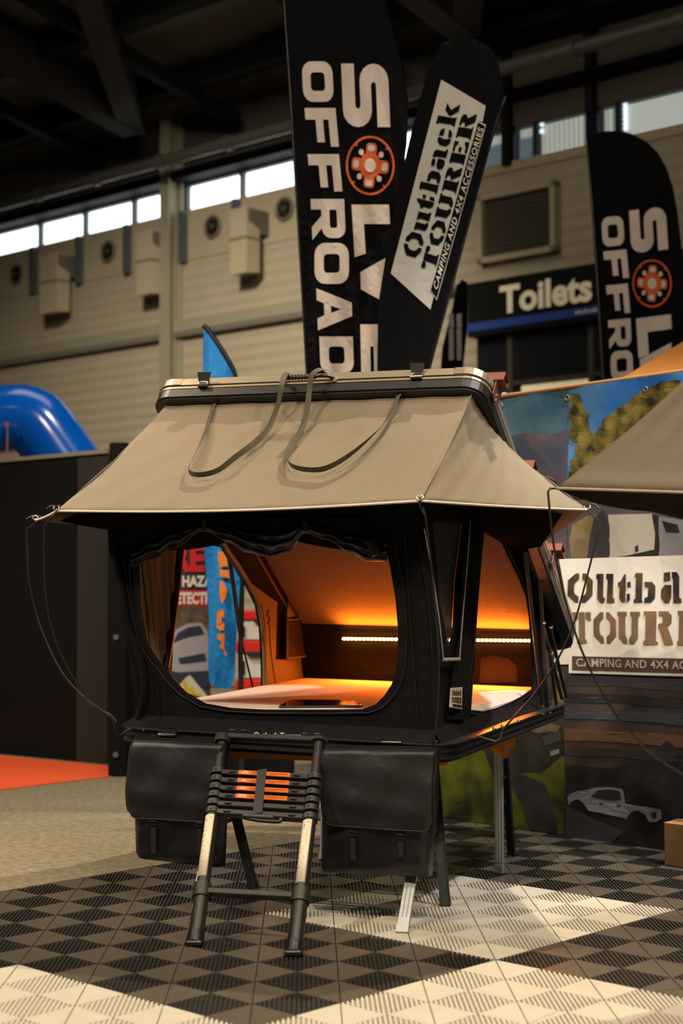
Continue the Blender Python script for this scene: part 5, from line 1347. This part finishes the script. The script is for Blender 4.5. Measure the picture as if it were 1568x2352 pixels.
b = MB(); poly2d(b, [(397, 1476), (408, 1454), (432, 1441), (460, 1437), (470, 1456), (430, 1464)], [], lambda x, y: px4(x, y, .013)); poly2d(b, [(408, 1512), (470, 1500), (474, 1518), (414, 1526)], [], lambda x, y: px4(x, y, .013)); poly2d(b, [(390, 1545), (484, 1540), (484, 1580), (420, 1572)], [], lambda x, y: px4(x, y, .013)); put('printed_glass', b, mat('navy_glass_print', (.030, .035, .070), .4), car)
b = MB()
poly2d(b, [(427, 1556), (436, 1550), (482, 1606), (440, 1608), (408, 1578)], [], lambda x, y: px4(x, y, .014)); st_ = put('warning_sticker', b, mat('pale_sticker', (.6, .58, .48), .5), bd)
b = MB()
for k_ in range(4): poly2d(b, [(418 + k_ * 16, 1568 + k_ * 14), (426 + k_ * 16, 1562 + k_ * 14), (440 + k_ * 16, 1602 + k_ * 4), (430 + k_ * 14, 1606 + k_ * 2)], [], lambda x, y: px4(min(x, 480), min(y, 1608), .016))
put('yellow_stripes', b, mat('yellow_print', (.62, .42, .02), .5), st_)
b = MB(); b.beam(Vector((pbase.x - .1, D4 + .05, .01)), px4(430, 1640) + Vector((0, .02, .05)), .03, .03, up=(1, 0, 0)); put('stand', b, M_BLACKMETAL)
# crates stacked beside the blue flag
M_CRW = mat('white_crate', (.60, .57, .50), .5); M_CRR = mat('red_crate', (.62, .022, .018), .35)
D5 = 11.2
cx0, cx1 = at(543, 1500, D5).x, at(640, 1500, D5).x
zt = [at(590, y, D5).z for y in (1402, 1472, 1560, 1640, 1720)]; zt.append(0.0)
prev = None
for k_ in range(4):
    z1, z0 = zt[k_], zt[k_ + 1]
    names = ('topmost', 'second from the top', 'third from the top', 'lowest')
    root = empty('storage_crate', 'white crate with red lid seen through the tent, %s of its stack' % names[k_], 'crate', loc=((cx0 + cx1) / 2, D5 + .2, z0 if k_ < 3 else zt[4]), group='red and white crates behind the tent')
    h = z1 - z0; w = cx1 - cx0
    b = MB(); b.box((0, 0, h * .33), (w, .4, h * .64), bev=.01); bd = b.build('crate_body', M_CRW, root)
    b = MB(); b.box((0, 0, h * .83), (w * 1.03, .42, h * .33), bev=.012); ldd = b.build('crate_lid', M_CRR, root)
    b = MB(); b.box((-.02 if k_ % 2 else .03, -.22, h * .66), (.10, .03, .035), bev=.005); b.build('crate_latch', M_BLACKMETAL, root)
    b = MB(); b.box((-w * .38, -.205, h * .30), (.05, .01, h * .35)); b.build('crate_handle', M_BLACKMETAL, bd)
b = MB(); b.box(((cx0 + cx1) / 2, D5 + .2, zt[4] / 2), (.5, .4, zt[4] - .006), bev=.01); tag(recenter(b.build('crate_plinth', M_BLACKPAINT)), 'low black plinth under the red and white crates', 'plinth')
# red and white floor plinth glimpsed behind the ladder
p0, p1 = ground(556, 1756), ground(628, 1758)
root = empty('red_white_ramp', 'low red and white floor ramp glimpsed behind the ladder top', 'ramp', loc=(p0 + p1) / 2)
b = MB(); w = (p1 - p0).x; b.box((-w * .1, .15, .03), (w * .8, .3, .055), bev=.01); b.build('ramp_body', M_CRR, root)
b = MB(); b.prism([(w * .3, 0, .004), (w * .75, 0, .004), (w * .3, 0, .055)], [], (0, .3, 0)); b.build('ramp_end', M_CRW, root)

# =================================================================== printed banner wall on the right
BA, BB = ground(1019, 1879), ground(1520, 1952)
BR = (BB - BA); BR.z = 0; BR.normalize(); BN = Vector((BR.y, -BR.x, 0))
if BN.y > 0: BN = -BN
def bnp(px, py, off=0.0):
    P = hit(px, py, BA + BN * off, BN); s_ = (P - BA).dot(BR)
    rip = .006 * math.sin(P.z * 9 + s_ * 3) + .006 * math.sin(s_ * 13 + P.z * 2)
    return P + BN * rip
root = empty('banner_wall', 'large printed vinyl banner wall with landscape photos and an Outback TOURER sign', 'banner', loc=BA)
put = put_at(root)
M_SKY1 = mat('storm_sky_print', (.030, .085, .135), .38, col2=(.075, .15, .20), scale=3.2, bump=.25, bscale=3)
M_PINK = mat('pink_cloud_print', (.15, .085, .105), .4, col2=(.05, .065, .10), scale=2.6, bump=.25, bscale=3)
M_SKY2 = mat('blue_sky_print', (.02, .13, .42), .35, col2=(.10, .27, .52), scale=1.6, bump=.25, bscale=3)
M_TREE = mat('gum_tree_print', (.26, .20, .035), .45, col2=(.022, .026, .012), scale=11, detail=10)
M_GRASS = mat('grass_print', (.105, .115, .008), .4, col2=(.022, .030, .006), scale=4.5, bump=.3, bscale=4, detail=7)
M_DUSK = mat('dusk_sea_print', (.040, .036, .040), .35, col2=(.085, .062, .052), scale=2.2, bump=.25, bscale=3)
M_ROCK = mat('dark_rock_print', (.012, .012, .013), .35, col2=(.035, .033, .035), scale=5)
def bpan(name, pts, m, off=.0, thick=.004, par=root, maxlen=45):
    b = MB(); poly2d(b, pts, [], lambda x, y: bnp(x, y, off), maxlen=maxlen)
    return put(name, b, m, par)
cl = bpan('banner_sheet', [(990, 933), (1304, 891), (1296, 1921), (990, 1875)], M_SKY1)
bpan('banner_sheet', [(1304, 891), (1800, 822), (1800, 1992), (1296, 1921)], M_SKY2)
b = MB(); A_, B2 = bnp(984, 934, -.01), bnp(1820, 818, -.01); b.tube([A_, B2], .014, 8); put('banner_rail', b, mat('copper_rail', (.28, .14, .05), .5))
for px in (985, 1480, 1700):
    b = MB(); P = bnp(px, 1300, -.04); b.tube([Vector((P.x, P.y, .01)), Vector((P.x, P.y, 2.38))], .018, 8); put('banner_post', b, M_BLACKMETAL)
for x, y in ((1146, 931), (1299, 913), (1481, 893)):
    b = MB(); ring = [bnp(x + 5 * math.cos(q_), y + 6 * math.sin(q_), .006) for q_ in [2 * PI * i / 12 for i in range(12)]]; b.tube(ring, .003, 5, closed=True); put('eyelet', b, M_ALU)
bpan('cloud_print', [(992, 1010), (1050, 1006), (1110, 998), (1160, 1006), (1210, 992), (1262, 1000), (1303, 985), (1300, 1330), (992, 1330)], M_PINK, .005)
bpan('dusk_print', [(992, 1300), (1300, 1300), (1298, 1700), (992, 1700)], M_DUSK, .006)
bpan('grass_print', [(992, 1702), (1090, 1706), (1180, 1720), (1240, 1740), (1297, 1736), (1296, 1919), (992, 1874)], M_GRASS, .008)
bpan('foliage_print', [(1268, 1560), (1284, 1530), (1296, 1545), (1297, 1640), (1270, 1640)], M_TREE, .009)
# dark vehicle and plate on the left sheet
vh_ = bpan('printed_vehicle', [(1106, 1720), (1130, 1700), (1180, 1668), (1230, 1658), (1290, 1668), (1296, 1730), (1268, 1752), (1240, 1775), (1200, 1772), (1178, 1790), (1150, 1820), (1130, 1780)], M_ROCK, .010)
bpan('printed_panel', [(1200, 1672), (1240, 1652), (1290, 1668), (1280, 1680), (1230, 1684)], mat('tan_print', (.15, .12, .09), .5), .012, par=vh_)
bpan('printed_tail_lamp', [(1244, 1692), (1288, 1676), (1290, 1682), (1290, 1700), (1250, 1712)], mat('blue_grey_print', (.05, .058, .075), .4), .012, par=vh_)
bpan('printed_plate', [(1262, 1726), (1284, 1719), (1285, 1730), (1263, 1737)], mat('plate_print', (.24, .25, .26), .4), .014, par=vh_)
bpan('grass_shade_print', [(1168, 1790), (1200, 1780), (1246, 1800), (1268, 1850), (1280, 1916), (1222, 1906), (1200, 1850)], M_ROCK, .010)
# right sheet
random.seed(3)
def blob(pts, jag, n=3):
    out = []
    for i in range(len(pts)):
        a, c = pts[i], pts[(i + 1) % len(pts)]
        for k in range(n):
            t = k / n; out.append((lerp(a[0], c[0], t) + random.uniform(-jag, jag), lerp(a[1], c[1], t) + random.uniform(-jag, jag)))
    return out
bpan('tree_print', blob([(1306, 905), (1328, 908), (1334, 935), (1350, 955), (1346, 985), (1360, 1000), (1385, 970), (1410, 940), (1440, 925), (1470, 900), (1520, 880), (1560, 875), (1560, 1000), (1480, 1060), (1400, 1110), (1312, 1090), (1310, 1060), (1325, 1030), (1308, 1000)], 6, 7), M_TREE, .007)
bpan('scrub_print', [(1306, 1085), (1420, 1060), (1560, 1030), (1700, 1000), (1700, 1200), (1303, 1200)], M_ROCK, .006)
bpan('track_print', [(1303, 1150), (1700, 1130), (1700, 1300), (1302, 1300)], mat('grey_violet_print', (.10, .085, .09), .4), .008)
bpan('printed_swag', [(1305, 1240), (1312, 1205), (1345, 1185), (1375, 1180), (1392, 1200), (1400, 1279), (1310, 1282)], mat('khaki_print', (.36, .27, .13), .5, col2=(.18, .13, .07), scale=6), .011)
bpan('printed_wheel', [(1352, 1230), (1362, 1190), (1385, 1172), (1400, 1200), (1399, 1280), (1345, 1280)], mat('dark_tyre_print', (.045, .043, .055), .4), .013)
bpan('printed_bonnet', [(1398, 1182), (1500, 1180), (1504, 1230), (1500, 1262), (1440, 1276), (1398, 1282)], mat('cream_white_print', (.48, .46, .40), .45, var=.12, scale=4), .013)
bpan('printed_gap', [(1496, 1180), (1512, 1186), (1512, 1272), (1440, 1280), (1500, 1262), (1503, 1225)], M_ROCK, .014)
dr_ = bpan('printed_door', [(1512, 1186), (1700, 1215), (1700, 1276), (1510, 1278)], mat('grey_door_print', (.25, .25, .28), .4), .014)
bpan('printed_window', [(1519, 1196), (1556, 1205), (1562, 1224), (1528, 1222)], M_ROCK, .016, par=dr_)
bpan('printed_fuel_cap', [(1457, 1256), (1464, 1251), (1465, 1264), (1458, 1269)], M_ROCK, .016)
bpan('dusk_print', [(1298, 1490), (1800, 1500), (1800, 1830), (1296, 1800)], M_DUSK, .006)
for k_, (y0, y1, c) in enumerate(((1545, 1572, (.060, .052, .055)), (1590, 1612, (.030, .028, .030)), (1626, 1650, (.058, .060, .075)), (1672, 1700, (.14, .070, .048)), (1712, 1735, (.045, .038, .034)))):
    bpan('shore_band_print', blob([(1298, y0), (1400, y0 + 6), (1560, y0 + 14), (1700, y0 + 20), (1700, y1 + 24), (1560, y1 + 16), (1420, y1 + 4), (1298, y1)], 2, 2), mat('shore_band_%d' % k_, c, .35, var=.25, scale=4), .008 + k_ * .0006)
bpan('headland_print', [(1296, 1756), (1400, 1765), (1490, 1740), (1530, 1700), (1580, 1740), (1700, 1760), (1700, 1982), (1296, 1922)], M_ROCK, .010)
# printed ute
ute = bpan('printed_ute', [(1301, 1833), (1306, 1824), (1324, 1817), (1350, 1814), (1364, 1809), (1395, 1808), (1425, 1812), (1430, 1818), (1433, 1846), (1505, 1856), (1519, 1860), (1520, 1880), (1506, 1888), (1490, 1888), (1482, 1872), (1464, 1862), (1446, 1866), (1434, 1882), (1424, 1878), (1350, 1862), (1340, 1845), (1326, 1835), (1310, 1842), (1304, 1850)], mat('white_ute_print', (.26, .28, .33), .45, var=.15, scale=5), .014)
bpan('printed_ute_glass', [(1356, 1830), (1372, 1815), (1398, 1813), (1422, 1818), (1424, 1838), (1390, 1838)], mat('ute_glass_print', (.03, .032, .04), .35), .016, par=ute)
for a_ in ([(1374, 1844), (1384, 1845), (1382, 1849), (1375, 1848)], [(1412, 1850), (1424, 1850), (1422, 1854), (1413, 1853)], [(1495, 1866), (1509, 1866), (1508, 1880), (1496, 1878)]): bpan('printed_ute_trim', a_, MATS['ute_glass_print'], .016, par=ute)
bpan('printed_sand', [(1297, 1850), (1340, 1870), (1430, 1910), (1400, 1938), (1296, 1921)], mat('violet_grey_print', (.05, .046, .050), .4, var=.2, scale=5), .013)
# sign
sg = bpan('sign_panel', [(1284, 1284), (1800, 1268), (1800, 1520), (1310, 1512), (1310, 1526), (1268, 1526), (1280, 1490), (1312, 1488), (1312, 1420)], mat('cream_sign_print', (.82, .80, .76), .45, var=.04, scale=3, bump=.2, bscale=3), .016)
M_CAMO = mat('camo_letter_print', (.016, .020, .032), .4, col2=(.11, .065, .026), scale=9); M_TAN = mat('tan_letter_print', (.24, .155, .085), .45, col2=(.15, .10, .062), scale=5)
def sgF(x, y): return bnp(x, y, .020)
def row(txt, boxes, m, nm):
    b = MB()
    for ch, (x0, x1, yb, yt) in zip(txt, boxes): glyph(b, STENCIL, ch, lambda x, y: sgF(lerp(x0, x1, x), yb + (yt - yb) * y), 0, 0, 1, 1)
    put(nm, b, m, sg)
row('Outback', [(1305, 1359, 1384, 1317), (1367, 1410, 1385, 1289), (1419, 1450, 1384, 1316), (1456, 1502, 1384, 1316), (1515, 1562, 1385, 1286), (1576, 1616, 1385, 1286), (1624, 1674, 1385, 1314)], M_CAMO, 'dark_lettering')
row('TOURER', [(1316, 1356, 1478, 1406), (1362, 1415, 1478, 1406), (1419, 1471, 1479, 1405), (1479, 1545, 1481, 1404), (1554, 1612, 1482, 1403), (1620, 1690, 1483, 1402)], M_TAN, 'tan_lettering')
bd_ = bpan('accessory_border', [(1306, 1502), (1800, 1512), (1800, 1560), (1306, 1546)], MATS['cream_sign_print'], .018, par=sg)
bpan('accessory_band', [(1313, 1507), (1800, 1518), (1800, 1552), (1313, 1539)], mat('brown_band_print', (.095, .062, .055), .45), .021, par=sg)
b = MB(); text(b, 'CAMPING AND 4X4 ACCESSORIES', lambda x, y: bnp(lerp(1322, 1690, x), lerp(1531 + 9 * x, 1512 + 9 * x, y), .024), .02, spacing=1.05); put('band_lettering', b, mat('pale_band_lettering', (.48, .42, .38), .5), sg)
# orange gazebo roof behind the banner
root = empty('orange_gazebo', 'orange gazebo roof slope behind the printed banner at the right', 'gazebo', loc=(2.6, 10.6, 0)); put = put_at(root)
g = [at(1384, 894, 9.6), at(1900, 836, 9.6), at(1900, 612, 11.0), at(1720, 694, 11.0)]
b = MB(); b.prism(g, [], (0, .01, -.01)); put('roof_canvas', b, mat('orange_canvas', (.80, .30, .055), .8, var=.04))
for P in (at(1400, 894, 9.62), at(1880, 845, 9.62)):
    b = MB(); b.tube([P, Vector((P.x, P.y, .01))], .02, 8); put('gazebo_leg', b, M_GALV)
